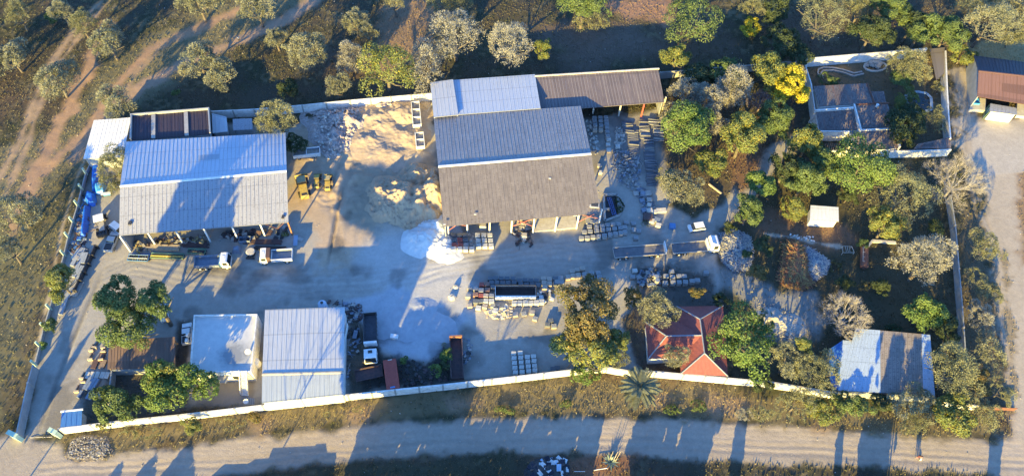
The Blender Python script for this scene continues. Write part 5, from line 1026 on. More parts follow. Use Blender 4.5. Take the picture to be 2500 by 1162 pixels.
for (x, y, l) in ((255, 145, 'yellow brown beam end highest beside the big tree'), (215, 180, 'pale beam end just below the yellow brown one'), (205, 285, 'pale beam end beside the dark brown panel'), (360, 150, 'short pale upright slab by the carport corner'), (360, 195, 'pale beam end right at the carport edge'), (330, 290, 'yellow beam end left of the brown carport'), (105, 510, 'pale beam end at the drive edge by the five panels'), (125, 555, 'pale beam end slightly lower by the steel blue stack'), (45, 665, 'lowest pale beam end above the guard hut')):
    o = thing('timber_beam', l, 'timber beam', P(*Zc(x, y)), random.uniform(-.1, .3)); MB().cbox(0, 0, .0, .9, .32, .7).build('beam', WOODP, o); MB().cbox(-.1, .7, .0, .22, 1.4, .4, -.2).build('leg', WOOD, o)
# scrap beside the store
scatter('mixed dark scrap and machine parts north east of the grey roofed store', [(780, 735), (830, 738), (880, 745), (885, 780), (850, 790), (845, 745)], 70, .7, [DARKM, RUSTD, STEELB, CONC], rods=30, seed=20, h=.9)
o = thing('water_tank', 'pale blue bell shaped tank at the north edge of the grey roofed store', 'water tank', P(790, 752)); k = MB(); k.tube((0, 0, 0), (0, 0, 1.9), 1.0, .85, 16); k.tube((0, 0, 1.9), (0, 0, 2.3), .85, .3, 16); k.build('tank', mat('pale_blue_tank', (.42, .52, .64), (.36, .45, .56)), o); MB().tube((0, 0, 2.3), (0, 0, 2.4), .3, n=12).build('lid', DARKM, o)
scatter('scrap parts lying along the shaded strip beside the store wall', [(850, 795), (880, 800), (878, 860), (860, 870), (850, 960), (846, 960)], 30, .6, [STEELB, DARKM, CONC], rods=10, seed=21, h=.4)
o = thing('handcart', 'small blue grey handcart with two pale wheels beside the store', 'handcart', P(868, 818), 1.5); MB().box(-.9, .9, -.4, .4, .35, .5).build('bed', STEELB, o); MB().tube((.9, 0, .4), (2.0, 0, .5), .05).build('handle', DARKM, o); wheels(o, (0,), .6, .4, .2)
scatter('pile of dark tyres and rubbish between the red container and the rusty tipper body', [(975, 890), (1000, 870), (1040, 895), (1080, 905), (1098, 930), (985, 945)], 70, .6, [DARKM, TYRE, RUSTD], 'rubbish_heap', 'rubbish heap', seed=22, h=.5, bh=.3)
o = thing('chest', 'bright white chest standing on pale dust near the white tipper truck', 'chest', P(963, 824), -.12); MB().cbox(0, 0, 0, 1.5, .75, .75).build('case', WHITE, o); MB().cbox(0, 0, .752, 1.55, .8, .08).build('lid', WHITE, o)
scatter('blue grey machine parts right of the rusty tipper body', [(1133, 825), (1152, 830), (1150, 880), (1132, 890)], 24, .6, [STEELB, DARKM, CONC], rods=8, seed=23, h=.5)
for (u, v, l) in ((1113, 702, 'smaller striped stone of two on the sunlit dust'), (1104, 726, 'larger striped stone of two on the sunlit dust')):
    o = thing('boulder', l, 'boulder', P(u, v)); k = MB(); r_ = .6 if v < 710 else .75
    rg = [[Vector((math.cos(a) * rr * r_ * random.uniform(.85, 1.1), math.sin(a) * rr * r_ * random.uniform(.85, 1.1), z * r_)) for a in [i * .785 for i in range(8)]] for rr, z in ((1.1, 0), (1.0, .5), (.55, .95))]
    for A_, B_ in zip(rg[:-1], rg[1:]):
        for i in range(8): j = (i + 1) % 8; k.face([A_[i], A_[j], B_[j], B_[i]])
    k.face(rg[-1]); k.build('stone', CONCL, o)
    for i in range(3): MB().cbox(0, 0, .2 + .25 * i, r_ * (2.05 - i * .45), .06, .07, .6).build('strap', DARKM, o)
scatter('assorted machine parts and crates in front of the middle posts of the largest warehouse', [(1250, 560), (1300, 565), (1305, 600), (1262, 605)], 26, .8, [RUSTD, DARKM, CONCL, WOOD], rods=10, seed=24, h=.6)
scatter('heaped broken stone inside the open bay of the largest warehouse', [(1262, 535), (1300, 533), (1300, 565), (1258, 565)], 70, .4, [CONCL, CONC], 'broken_blocks', 'broken blocks', seed=25, h=1)
o = thing('crate', 'pale square crate standing among the machine parts before the middle posts', 'crate', P(1280, 579)); MB().cbox(0, 0, 0, 1.1, 1.0, 1.0).build('case', CONCL, o); MB().cbox(0, 0, 1.002, 1.0, .9, .06).build('lid', CONC, o)
scatter('jumbled parts stored inside the west half of the open warehouse', [(330, 590), (380, 585), (510, 575), (505, 600), (420, 605), (335, 612)], 90, .7, [DARKM, RUSTD, CONC, YELD], rods=40, rodl=2.5, seed=26, h=1.0)
scatter('dark crates and parts stored inside the east half of the open warehouse', [(525, 570), (700, 555), (705, 580), (640, 585), (530, 595)], 60, .9, [DARKM, RUSTD, CONC], seed=27, h=.8)
# ---------------------------------------------------------------- heaps
def heap(label, bumps, m, name='sand_pile', cat='sand pile', kind='stuff', n=130, rough=.5, seed=1, ext=1.25, sharp=0):
    """bumps: (u, v, radius_x m, radius_y m, height m)"""
    cs = [(P(u, v), rx, ry, h) for u, v, rx, ry, h in bumps]; x0 = min(c.x - rx * ext for c, rx, ry, h in cs); x1 = max(c.x + rx * ext for c, rx, ry, h in cs); y0 = min(c.y - ry * ext for c, rx, ry, h in cs); y1 = max(c.y + ry * ext for c, rx, ry, h in cs)
    X, Y = np.meshgrid(np.linspace(x0, x1, n), np.linspace(y0, y1, n)); Zh = np.full(X.shape, -.3)
    wx = (vnoise(X, Y, .3, seed + 5, 3) - .5) * 2.2; wy = (vnoise(X, Y, .3, seed + 6, 3) - .5) * 2.2
    for c, rx, ry, h in cs:
        d = np.sqrt(((X + wx - c.x) / rx) ** 2 + ((Y + wy - c.y) / ry) ** 2); Zh = np.maximum(Zh, h * (1 - d) * (1.0 if d is None else 1) if not sharp else h * np.clip(1 - d, -.3, 1) ** 1.0)
    Zh = Zh + np.clip(Zh, 0, 1) * ((vnoise(X + .6 * Y, Y - .5 * X, .42, seed, 4) - .5) * rough * 4.2 + (vnoise(X, Y, 1.6, seed + 1, 3) - .5) * rough)
    ct = Vector(((x0 + x1) / 2, (y0 + y1) / 2, 0)); me = bpy.data.meshes.new(name); idx_ = np.arange(n * n).reshape(n, n)
    V = np.stack([X.ravel() - ct.x, Y.ravel() - ct.y, Zh.ravel()], 1); Q = np.stack([idx_[:-1, :-1], idx_[:-1, 1:], idx_[1:, 1:], idx_[1:, :-1]], -1).reshape(-1, 4); Q = Q[(V[Q][:, :, 2].max(1) > -.12)]
    used = np.unique(Q); rem = np.full(n * n, -1); rem[used] = np.arange(used.size); me.from_pydata(V[used].tolist(), [], rem[Q].tolist()); me.materials.append(m); me.shade_smooth()
    o = bpy.data.objects.new(name, me); C.objects.link(o); o.location = ct; tag(o, label, cat, kind=kind); return o
SAND = mat('yellow_building_sand', (.45, .33, .215), (.36, .265, .175), .95, .4, bump=.6); CHALK = mat('white_stone_dust', (.66, .65, .62), (.55, .54, .52), .95, .5, bump=.3); ROCKM = mat('pinkish_broken_rock', (.50, .42, .37), (.34, .27, .24), .95, 2.2, bump=.8)
heap('large heap of yellow building sand beside the west side of the biggest warehouse', [(985, 490, 8, 7, 4.6), (1030, 500, 6.5, 7, 5.4), (1055, 490, 5, 8, 6.2), (1020, 440, 5, 5, 4.0), (955, 510, 5, 5, 3.4), (1010, 530, 5, 4.5, 3.2), (938, 480, 4, 6, 2.6), (1052, 450, 4, 5, 3.6)], SAND, rough=.72, seed=31, n=190)
heap('broad mound of tan earth below the north wall beside the tip wagons', [(930, 292, 8, 6, 1.5), (980, 280, 8, 5, 1.9), (900, 340, 6, 6, 1.0), (990, 330, 6, 6, 1.1), (950, 370, 7, 5, .8)], mat('tan_earth', (.43, .33, .24), (.34, .26, .19), .95, .5, bump=.6), 'earth_mound', 'earth mound', rough=.3, seed=45, n=150)
heap('brilliant white heap of stone dust beside the pallets of dark pavers', [(1050, 585, 6.5, 4.5, 2.9), (1080, 600, 5, 4, 2.2), (1020, 590, 4.0, 3.2, 2.0), (1065, 560, 5, 5, 2.8), (1090, 618, 4, 2.0, .9)], CHALK, 'chalk_pile', 'stone dust pile', rough=.35, seed=32, n=150)
heap('low spread of stone dust, toned blue grey as shade, in the yard centre', [(1000, 790, 5, 4, .5), (950, 800, 4, 3, .35), (1060, 800, 4.5, 3.5, .45), (1030, 752, 3, 2.5, .5)], mat('shaded_stone_dust', (.385, .40, .42), (.33, .34, .36), .95, .8, bump=.3), 'dust_spread', 'stone dust', rough=.3, seed=33)  # blue grey stands for the shade on pale dust
heap('broad pile of pinkish broken rock under the north wall', [(820, 300, 6, 6, 2.3), (850, 300, 5.5, 6, 2.3), (800, 320, 4.5, 5, 1.9), (780, 290, 4, 4, 1.4), (880, 275, 4, 3, 1.2), (820, 350, 4, 4, 1.0), (900, 290, 4, 4, .8), (950, 262, 6, 2.5, .9)], ROCKM, 'rock_pile', 'rock pile', rough=1.0, seed=34, n=170)
scatter('loose broken rocks covering the pinkish rock pile', [(775, 275), (860, 262), (905, 280), (880, 310), (850, 370), (800, 390), (765, 340)], 420, .55, [ROCKM, CONCL, mat('pale_pink_rock', (.58, .47, .40), (.44, .35, .3))], 'broken_rocks', 'broken rocks', kind='stuff', seed=35, h=1.9, bh=.8)
heap('pale gravel heap east of the bright green tree', [(1905, 788, 4.0, 2.6, .9), (1885, 772, 3, 2.4, .8), (1925, 800, 3, 2, .6)], CONC, 'gravel_pile', 'gravel pile', rough=.5, seed=36)
scatter('blue grey stones spread around the pale gravel heap', [(1850, 745), (1890, 740), (1960, 790), (1955, 835), (1890, 820)], 340, .32, [POSTM, CONC], 'gravel_spread', 'gravel', kind='stuff', seed=37, h=.15, bh=.7)
scatter('pale stones on the gravel heap east of the bright green tree', [(1870, 752), (1900, 765), (1945, 800), (1930, 818), (1880, 795)], 260, .34, [CONCL, BLK['white']], 'pale_stones', 'stones', kind='stuff', seed=38, mound=.6, bh=.8, moundm=CONC)
scatter('heap of small white stones on the verge at the entrance', [(175, 1075), (200, 1065), (258, 1068), (272, 1100), (255, 1120), (190, 1122), (163, 1115)], 560, .30, [CONC, mat('grey_rubble', (.22, .2, .17), (.15, .14, .12)), mat('dull_stone', (.30, .25, .20), (.2, .17, .14))], 'stone_heap', 'stone heap', kind='stuff', seed=39, mound=.3, bh=.7, moundm=mat('dull_soil', (.24, .19, .14), (.17, .14, .1)))
POLEB = mat('blue_grey_offcuts', (.25, .29, .35), (.15, .18, .23)); 
scatter('heap of blue grey fencing offcuts with a sunlit ridge, left of the brush heap', [(1752, 572), (1790, 562), (1828, 575), (1838, 610), (1830, 655), (1790, 665), (1765, 640), (1752, 605)], 60, .4, [POLEB, CONC, CONCL], 'offcut_heap', 'heap of offcuts', kind='stuff', seed=40, rods=900, rodl=1.5, flat=1, mound=.9, moundm=mat('dark_under_heap', (.14, .15, .17), (.1, .1, .12)))
scatter('heap of blue white offcuts on the right flank of the brush heap', [(1962, 600), (1985, 610), (2025, 640), (2015, 668), (1985, 685), (1955, 670), (1955, 620)], 50, .4, [POLEB, CONCL], 'offcut_heap', 'heap of offcuts', kind='stuff', seed=41, rods=700, rodl=1.4, flat=1, mound=.9, moundm=mat('dark_under_heap_two', (.14, .15, .17), (.1, .1, .12)))
DRYB = mat('dry_brown_brush', (.36, .20, .09), (.22, .13, .07)); DRYY = mat('dry_yellow_brush', (.46, .33, .12), (.34, .22, .08)); DRYR = mat('dry_reddish_brush', (.34, .13, .07), (.24, .10, .06))
scatter('heap of dry orange brown brushwood between two blue grey offcut heaps', [(1912, 598), (1940, 588), (1962, 605), (1972, 640), (1978, 680), (1985, 695), (1960, 708), (1925, 700), (1900, 690), (1898, 670), (1908, 640)], 0, .4, [DRYB, DRYY, DRYR], 'brush_heap', 'brush heap', kind='stuff', seed=42, rods=1300, rodl=2.0, mound=1.8, moundm=mat('dark_brush_core', (.12, .07, .04), (.08, .05, .03)), rodr=.05)
scatter('blue and white rubbish dump beside the dirt road at the bottom', [(1283, 1150), (1300, 1128), (1330, 1118), (1378, 1118), (1388, 1140), (1385, 1170), (1330, 1178), (1285, 1172)], 46, 1.0, [WHITE, mat('pale_blue_plastic', (.45, .58, .70), (.35, .48, .62)), DARKM, CLOTHD], 'rubbish_dump', 'rubbish dump', kind='stuff', seed=43, h=.8, bh=.18, mound=.5, moundm=DARKM)
# big container, pallets east
o = thing('water_bowser', 'rusty brown rounded tank on the ground right of the steel frame', 'tank', P(2106, 632), heading((2106, 660), (2107, 604))); k = MB(); k.tube((-2.6, 0, .9), (2.6, 0, .9), .85, .85, 18); k.tube((-2.9, 0, .9), (-2.6, 0, .9), .5, .85, 18); k.tube((2.6, 0, .9), (2.9, 0, .9), .85, .5, 18); k.build('tank', RUST, o); k = MB(); k.tube((-1.8, .55, 1.66), (1.8, .55, 1.66), .05); [k.tube((x, .55, 1.66), (x, .2, 1.8), .04) for x in (-1.8, -.6, .6, 1.8)]; k.build('handrail', CONCL, o); k = MB(); [k.box(x - .15, x + .15, -.7, .7, 0, .25) for x in (-1.8, 1.8)]; k.build('cradle', DARKM, o)
o = thing('tube_rack', 'pale tubular steel frame on dark ground left of the rusty tank', 'frame', P(2066, 615)); k = MB(); C4 = [Vector(p) for p in ((-1.2, -.8, 0), (1.3, -.6, 0), (1.0, .9, 0), (-1.0, .8, 0))]
for i in range(4): k.tube(C4[i] + Vector((0, 0, .9)), C4[(i + 1) % 4] + Vector((0, 0, .9)), .05); k.tube(C4[i], C4[i] + Vector((0, 0, .9)), .05)
for x in (-.4, 0, .4): k.tube((x, -.5, .9), (x, .7, .9), .04)
k.build('tubes', CONCL, o)
o = thing('concrete_block', 'pale stone garden edging behind the rusty tank', 'edging', P(2140, 592)); k = MB(); W = [P(2118, 603), P(2128, 590), (P(2185, 594))]; k.wall(W[0], W[1], 0, .5, .5); k.wall(W[1], W[2], 0, .5, .6); k.build('edging', CONCL, o, True)
scatter('sunlit ridge of cream rubble on top of the left offcut heap', [(1784, 585), (1797, 600), (1806, 640), (1799, 652), (1788, 615)], 70, .5, [CONCL, BLK['white']], 'rubble_ridge', 'rubble', seed=50, mound=2.0, bh=.6, moundm=CONC)
scatter('white rubbish stones in a line on the path edge above the brush heap', [(1925, 570), (1985, 578), (1990, 590), (1930, 580)], 40, .4, [CONCL, WHITE], 'loose_stones', 'loose stones', kind='stuff', seed=44, h=.1)
slabs('fallen pale pole beside the path below the yellow green tree', 1745, 463, -.75, 3.6, .3, 1, WOODP, 'fallen_pole', 'pole')
# lampless pole and people
# ---------------------------------------------------------------- trees: u v rx ry kind label height
T = [
(45,40,24,30,'k','small olive tree near the top left corner'),(30,140,38,42,'o','acacia cut by the left edge below the corner'),(150,28,28,28,'o','pale feathery acacia right of the small corner tree'),(128,42,18,18,'g','dim green bush beside the pale feathery acacia'),
(200,60,32,30,'k','yellowish acacia standing on the two narrow tracks'),(265,105,38,42,'o','acacia between the twin tracks and the red path'),(140,200,40,48,'o','dim acacia left of the red dirt path'),(485,6,62,28,'o','wide acacia touching the top edge over the track'),
(630,20,52,34,'o','acacia at the top edge right of the track bend'),(487,150,42,40,'o','left crown of a joined pair of acacias above the maroon roofs'),(542,188,40,36,'o','right crown of a joined pair of acacias above the maroon roofs'),
(285,250,50,32,'o','spiky spreading acacia above the white sunlit annexe roof'),(673,90,24,28,'o','small round acacia standing alone in shade'),(747,130,54,38,'o','wide acacia with small side tuft in the shaded veld'),
(868,55,32,32,'o','sunlit acacia with narrow top tuft'),(898,78,24,24,'o','dim acacia tucked beside the one with a top tuft'),(862,142,38,36,'p','pale grey acacia left of the bright green tree'),
(945,168,72,62,'y','bright yellow green round tree above the north wall'),(822,212,32,28,'o','little feathery acacia close to the north wall'),(705,218,30,24,'d','dim dark shrub in shadow north of the wall'),
(965,6,34,18,'o','acacia cut by the top edge in the middle'),(1095,6,64,20,'k','broad olive crown along the top edge over the striped ground'),(1112,90,70,56,'p','largest grey leaved tree north of the pale blue annexe'),
(1042,168,38,62,'p','tall whitish grey tree beside the yellow green round tree'),(1245,112,60,50,'p','grey olive round tree standing alone above the annexe'),(1325,118,26,24,'y','yellowish little tree touching the grey round one'),
(1425,12,72,34,'g','leafy green tree at the top edge in the centre'),(1440,52,46,26,'k','pale olive crown hanging below the top centre green tree'),(1692,50,72,60,'g','big green tree at the top edge left of the yellow bush'),
(1650,142,42,26,'y','small yellowish tree north of the brown ribbed roof'),(1835,70,26,24,'Y','small bright yellow bush in deep shade at the top'),(1890,25,40,34,'d','dark tree at the top right of the yellow bush'),(1840,20,34,20,'k','dim yellowish crown on the top edge'),
(2005,45,60,54,'k','rounded olive tree in the dark wood near the top'),(1905,100,40,44,'d','dark evergreen between the yellow bush and the rounded olive tree'),(1950,140,30,30,'d','low dark evergreen by the villa corner wall'),
(2100,25,44,28,'k','pale olive tree behind the villa at the top edge'),(2180,22,56,30,'g','green tree at the top edge above the villa'),(2130,75,52,34,'d','deep shaded tree just north of the villa wall'),(2230,55,44,30,'d','dark tree between the two green trees above the villa'),
(2250,75,46,34,'g','left green tree at the villa north east corner'),(2312,82,44,36,'g','right green tree at the villa north east corner'),(2410,62,64,44,'o','wide grey olive tree above the workshop'),(2478,45,34,40,'o','grey olive tree at the top right corner'),(2350,135,32,26,'y','yellow green bush beside the workshop gable'),(2395,15,60,26,'k','olive crowns cut by the top edge near the right'),(2470,95,36,18,'k','low dry bush behind the workshop roof'),
(1705,195,46,34,'d','dark green bush east of the brown ribbed shed'),(1775,178,44,34,'g','dim green tree against the wall in the eastern grove'),(1790,215,46,44,'p','grey tree in the middle of the eastern grove'),(1880,178,46,44,'y','yellow green tree just left of the brilliant yellow one'),(1930,212,50,40,'Y','brilliant yellow tree leaning on the villa west wall'),
(1680,225,44,30,'p','greyish crown nearest to the end of the brown ribbed roof'),(1735,245,50,38,'p','grey crown with purple tinge in the eastern grove'),(1650,290,44,44,'p','pale grey tree overhanging the concrete posts'),(1740,300,36,36,'p','grey crown right of the bright green tree by the posts'),(1682,318,58,64,'b','bright green tree right of the concrete posts'),
(1815,335,50,52,'y','yellow green tree over the red brown path'),(1740,398,44,38,'y','low yellow green crown above the olive bush'),(1895,290,44,42,'g','dark green leafy tree left of the villa wall'),(1663,455,56,42,'o','wide olive bush above the white car'),(1630,440,26,30,'k','palm like green fronds at the left of the olive bush'),
(1972,348,46,36,'y','yellow green tree at the villa lower left corner'),(1920,410,40,44,'d','dark green tree along the curved path'),(1965,440,48,44,'g','shaded green tree behind the small white cabin'),(2098,412,82,64,'b','broad bright green tree south of the villa'),(1858,455,42,34,'b','bright green tree on the curve of the lane'),(1830,515,40,40,'g','green tree below the one on the lane curve'),
(2205,475,70,64,'k','olive yellow tree left of the long east wall'),(2165,548,42,42,'y','yellow green tree below the olive yellow tree'),(1938,512,36,30,'y','yellow green bush left of the small white cabin'),(2010,410,46,40,'g','green crown filling between dark tree and broad bright tree'),
(2258,640,80,58,'p','big grey olive tree beside the east wall'),(2408,605,36,42,'k','olive tree between the east wall and the gravel lane'),(2258,760,50,46,'b','bright green tree above the blue and brown roofed house'),(2300,790,36,44,'d','dark green bush by the lower end of the east wall'),
(2395,770,32,44,'p','thin greyish bush at the lane edge'),(2325,905,62,76,'k','tall olive yellow tree right of the blue and brown roofed house'),(1925,880,48,46,'o','greyish green bush left of the south eastern group'),(1990,905,58,66,'k','olive green tree at the west side of the blue roofed house'),(1962,845,26,26,'y','yellow top of the tree by the blue roofed house'),
(1945,985,56,40,'k','olive hedge bush at the east end of the white wall'),(2010,1000,46,34,'y','yellowish hedge bush below the blue roofed house'),(2080,990,56,32,'g','green hedge bush beside the sandy driveway'),(2150,985,34,28,'d','dark hedge bush above the sandy driveway'),(2235,985,62,44,'o','grey green hedge bush in front of the brown roof'),(2225,1035,40,26,'k','olive shrub over the dirt road by the two people'),
(2325,1015,62,52,'y','large yellow green clump of reeds at the road corner'),(2405,1010,44,38,'k','olive bush at the right end of the hedge'),(2440,960,30,40,'k','sparse dry bush below the lane'),(2410,860,34,50,'o','sparse grey shrub at the lane verge'),
(1815,830,72,92,'b','bright large leaved tree beside the red roofed house'),(1603,748,50,46,'o','olive tree covering the north west corner of the red roofed house'),(1545,720,22,30,'n','brownish bush left of the olive tree'),(1425,750,88,76,'n','big brownish green tree amid the pavers'),(1425,860,84,56,'y','yellow green lower crown of the grove by the perimeter wall'),(1512,832,34,32,'y','small yellow green tree on the right of the grove'),(1432,915,42,32,'b','green branch hanging over the white perimeter wall'),
(1650,872,42,32,'o','thin olive tree in front of the red roof'),(1505,882,40,22,'k','low olive bush behind the palm like tree'),(1420,800,60,50,'n','lower part of the brownish grove'),
(290,722,52,48,'g','upper left part of the large dark green tree in the yard'),(375,735,42,48,'g','upper right part of the large dark green tree in the yard'),(320,800,86,60,'g','broad lower crown of the large dark green tree in the yard'),
(432,945,84,62,'b','bright feathery green tree at the office garden'),(395,920,44,40,'y','pale green top of the feathery tree at the office garden'),(278,990,72,44,'g','leafy green bush along the wall near the guard hut'),(262,955,26,30,'g','small green crown above the leafy green bush'),(465,1035,26,26,'y','yellow green branch hanging outside the white wall'),(250,1040,16,16,'y','little yellow green sprig over the wall'),
(682,293,62,40,'k','olive green tree at the north east corner of the white roofed warehouse'),(278,410,34,54,'k','yellow green tree at the west end of the white roofed warehouse'),(285,455,18,20,'k','lower tuft of the tree at the west end of the warehouse'),(150,690,30,48,'y','yellow green tree astride the low west fence'),(125,796,20,20,'g','dark round bush on the west fence'),(107,840,12,13,'b','tiny bright shrub on the west fence'),
(42,520,60,52,'o','large dim acacia on the left edge of the picture'),(20,610,40,30,'o','lower dim acacia touching the left edge'),
(985,880,14,14,'b','small bright shrub right of the red container'),(1062,905,20,20,'b','bright shrub left of the rusty tipper body'),(1090,868,16,18,'b','bright shrub touching the rusty tipper body'),(1085,895,18,16,'d','dim shrub under the bright ones by the rusty tipper body'),(1083,842,10,9,'k','dry pale bush above the shrubs by the rusty tipper body'),
(2222,160,48,36,'k','olive yellow tree inside the villa garden by the carport'),(2200,195,30,24,'g','dim green shrub under the villa garden tree'),(2020,198,26,16,'g','green shrub beside the garden stream'),(2200,260,20,28,'y','yellow green bush in the middle of the villa garden'),(2225,235,16,22,'y','slim yellow green bush above the villa pool'),(2195,310,36,40,'d','dark trees between the villa and the pool'),(2230,290,30,34,'d','dark shrub at the lower edge of the villa pool'),(2283,290,18,34,'k','thin olive shrub along the villa east wall'),(2290,215,14,16,'k','dry bush by the villa east wall'),(2215,335,28,24,'d','dark shrub near the villa lean-to'),
(718,352,30,26,'d','dark green bush between the warehouse and the white double wagon'),(338,622,12,8,'y','yellow weed on the blue roller machine'),(697,572,10,8,'y','yellow green weed by the east corner post'),(1512,500,12,22,'d','weedy growth along the pit rim'),(1575,545,14,10,'k','scrubby weed at the lane edge'),
(1870,790,16,40,'g','green sprout leaning to the gravel heap'),(1825,620,16,12,'g','small green bush on the right edge of the blue grey offcuts'),(2105,592,16,14,'g','small green bush behind the rusty tank'),(430,228,12,12,'g','small green shrub in deep shade of the top left'),(800,1010,16,8,'k','low scrub on the verge below the store'),(870,1000,16,10,'k','low scrub on the verge below the red container'),(1385,985,22,10,'g','low green weeds on the verge below the grove'),(1240,1000,30,10,'g','low shaded weeds on the verge centre'),(560,1035,40,14,'k','dry brown weeds on the verge below the office'),(350,1055,60,14,'k','dry weeds beyond the white stone heap'),(1860,1010,40,20,'k','dry olive bush on the verge below the bright large leaved tree'),(1700,990,30,12,'g','green weeds on the verge below the red roofed house'),(1820,1010,30,16,'p','dry twiggy bush on the verge right of the palm'),(620,1020,22,14,'n','brown weeds below the office wall'),(2150,700,26,20,'d','low dark shrub in the shaded garden right of the rusty tank'),(2110,700,20,16,'n','brown shrub on the dark ground below the rusty tank'),(2060,690,26,18,'d','dark shrub at the foot of the blue white offcut heap'),(2180,810,26,20,'d','dark shrub behind the ridge of the blue and brown roof'),
(2040,650,18,14,'n','dull brown weeds left of the tubular frame'),(2200,545,22,26,'k','olive shrub between the yellow green tree and the east wall'),(2280,560,24,28,'d','dark shrub against the upper east wall'),(1850,665,30,20,'n','brown undergrowth between the offcut heap and the brush heap'),(1865,600,24,26,'d','dark undergrowth above the brush heap'),(2070,480,26,20,'d','dark shrub right of the small white cabin'),(1780,560,22,18,'d','dark bush behind the flatbed truck cab'),(1760,735,26,22,'d','dark bush between the red house and the pale gravel'),(1700,715,24,14,'n','brown undergrowth behind the red roofed house'),(1860,940,30,24,'d','dark shrub inside the white wall east of the red house'),(2385,690,22,40,'k','olive scrub along the outside of the east wall'),(2390,930,26,34,'n','brown scrub near the rusty fence panel'),(2430,720,14,30,'k','thin scrub at the lane edge beyond the east wall'),(1645,1000,26,12,'g','dull green weeds right of the palm foot')]
SMALL = 26
HO = {1425: None}
for rec in T:
    u, v, rx, ry, kd, lb = rec; small = max(rx, ry) <= SMALL
    is_b = ('bush' in lb or 'shrub' in lb or 'weed' in lb or 'branch' in lb or 'sprig' in lb or 'sprout' in lb or 'scrub' in lb or 'reeds' in lb)
    h = None
    pm = PXM(u, v); r = (rx + ry) / 2 / pm
    if 'large dark green tree' in lb: h = 11.5 if 'lower' in lb else 13.5
    elif (u in (1425, 1420) and kd == 'n'): h = 14.5
    elif 'grove by' in lb: h = 11
    elif 'large dim acacia' in lb: h = 9.5
    elif 'lower dim acacia' in lb: h = 8
    elif u in (1815,): h = 12
    elif u in (1925, 1990, 1962) and v > 800: h = 9.5
    elif 'office garden' in lb: h = 9.5
    elif 'hanging' in lb or 'sprig' in lb: h = 4
    elif 'weed' in lb or 'scrub on' in lb: h = .9
    elif is_b: h = 1.6 * r + .6
    tree(u, v, rx, ry, kd, lb, h, 'bush' if is_b else 'tree', 'shrub' if is_b else None)
for i, (u, v, r_) in enumerate(((-70, 60, 44), (-75, 190, 46))):
    tree(u, v, r_, r_, 'o', 'acacia beyond the left edge of the picture, %s from the top' % ORD[i], 9.5)
bare_tree(2340, 440, 80, 80, 'great leafless pale tree over the end of the east wall', 10, seed=3)
bare_tree(2068, 772, 82, 58, 'leafless white tree above the blue and brown roofed house', 8, seed=5)
bare_tree(1862, 245, 44, 34, 'small leafless purplish tree near the brilliant yellow tree', 7, mat('purplish_bark', (.26, .20, .18), (.2, .15, .14)), seed=8)
# palm like tree over the wall
def fronds(name, label, u, v, h, L, n, ca, cat='palm tree', droop=.5, wid=.5, seedv=1):
    r = random.Random(seedv); q = P(u, v, h); o = thing(name, label, cat, (q.x, q.y, 0)); mb = MB(); mb.tube((0, 0, -.1), (.1, 0, h), .22, .16, 8); mb.build('trunk', BARK, o); cs = []; nr = []; up = []
    sx = []; sy = []
    for i in range(n):
        a = r.uniform(0, 6.28); e0 = r.uniform(-.15, 1.1); l_ = L * r.uniform(.7, 1.05)
        for j in range(26):
            t0 = (j + 1) / 26; x = l_ * t0 * math.cos(e0 * (1 - .3 * t0)); z = h + l_ * t0 * math.sin(e0) - droop * l_ * t0 * t0
            c = np.array([x * math.cos(a), x * math.sin(a), z]); side = np.array([-math.sin(a), math.cos(a), 0]); fw = np.array([math.cos(a), math.sin(a), -droop * t0])
            for s in (-1, 1):
                d = side * s + fw * .7 + np.array([0, 0, -.25]); d /= np.linalg.norm(d); w_ = wid * (1.15 - t0 * .8)
                cs.append(c + d * w_ * .5); up.append(d); nr.append(np.array([0, 0, 1.]) + side * s * .3); sx.append(w_); sy.append(.16)
    cs = np.array(cs); nr = np.array(nr); nr /= np.linalg.norm(nr, axis=1)[:, None]; up = np.array(up); cols = np.array(ca)[None] * RS.uniform(.75, 1.3, (len(cs), 1))
    quad_mesh('crown', cs, nr, np.array(sx) * 1.3, np.array(sy) * 1.3, cols, LEAF, o, up=up); return o
fronds('palm_tree', 'palm like feathery tree reaching over the white wall to the road verge', 1562, 945, 5.0, 4.1, 56, (.185, .19, .115), wid=1.0, droop=.35, seedv=3)
fronds('palm_tree', 'low palm like plant with arching fronds left of the olive bush', 1630, 432, 2.2, 2.6, 20, (.13, .16, .07), wid=.5, seedv=4)
# agave with tall stalks
q = P(1490, 1128); o = thing('agave_plant', 'spiky grey green agave at the bottom edge beside a wire fence', 'agave', q); k = MB()
for i in range(26):
    a = i * 2.4; e0 = .15 + (i / 26) * 1.1; d = Vector((math.cos(a) * math.cos(e0), math.sin(a) * math.cos(e0), math.sin(e0))); sd = Vector((-math.sin(a), math.cos(a), 0)) * .13; L_ = 1.9
    k.face([-sd + Vector((0, 0, .1)), sd + Vector((0, 0, .1)), d * L_ * .5 + sd * 1.2, d * L_ - Vector((0, 0, .15)), d * L_ * .5 - sd * 1.2])
k.build('leaves', mat('agave_green', (.26, .31, .24), (.18, .24, .19)), o); k = MB()
for x in (-.2, .5, .9): k.tube((x, .2, 0), (x * 1.2, .3, 5.5), .05, .03)
k.build('flower_stalk', WOODP, o)
o = thing('wire_fence', 'short pole fence with a white rail beside the agave', 'fence', P(1450, 1140)); k = MB(); A, B = P(1450, 1147, .9), P(1482, 1142, .9); k.tube(A, B, .08); k.tube(P(1400, 1150, .6), P(1428, 1150, .6), .05); k.build('rail', WHITE, o, True); k = MB(); [k.tube(P(u_, v_), P(u_, v_) + Vector((0, 0, 1.2)), .05) for u_, v_ in ((1400, 1153), (1428, 1153), (1450, 1151), (1482, 1146), (1525, 1150))]; k.build('post', WOOD, o, True)
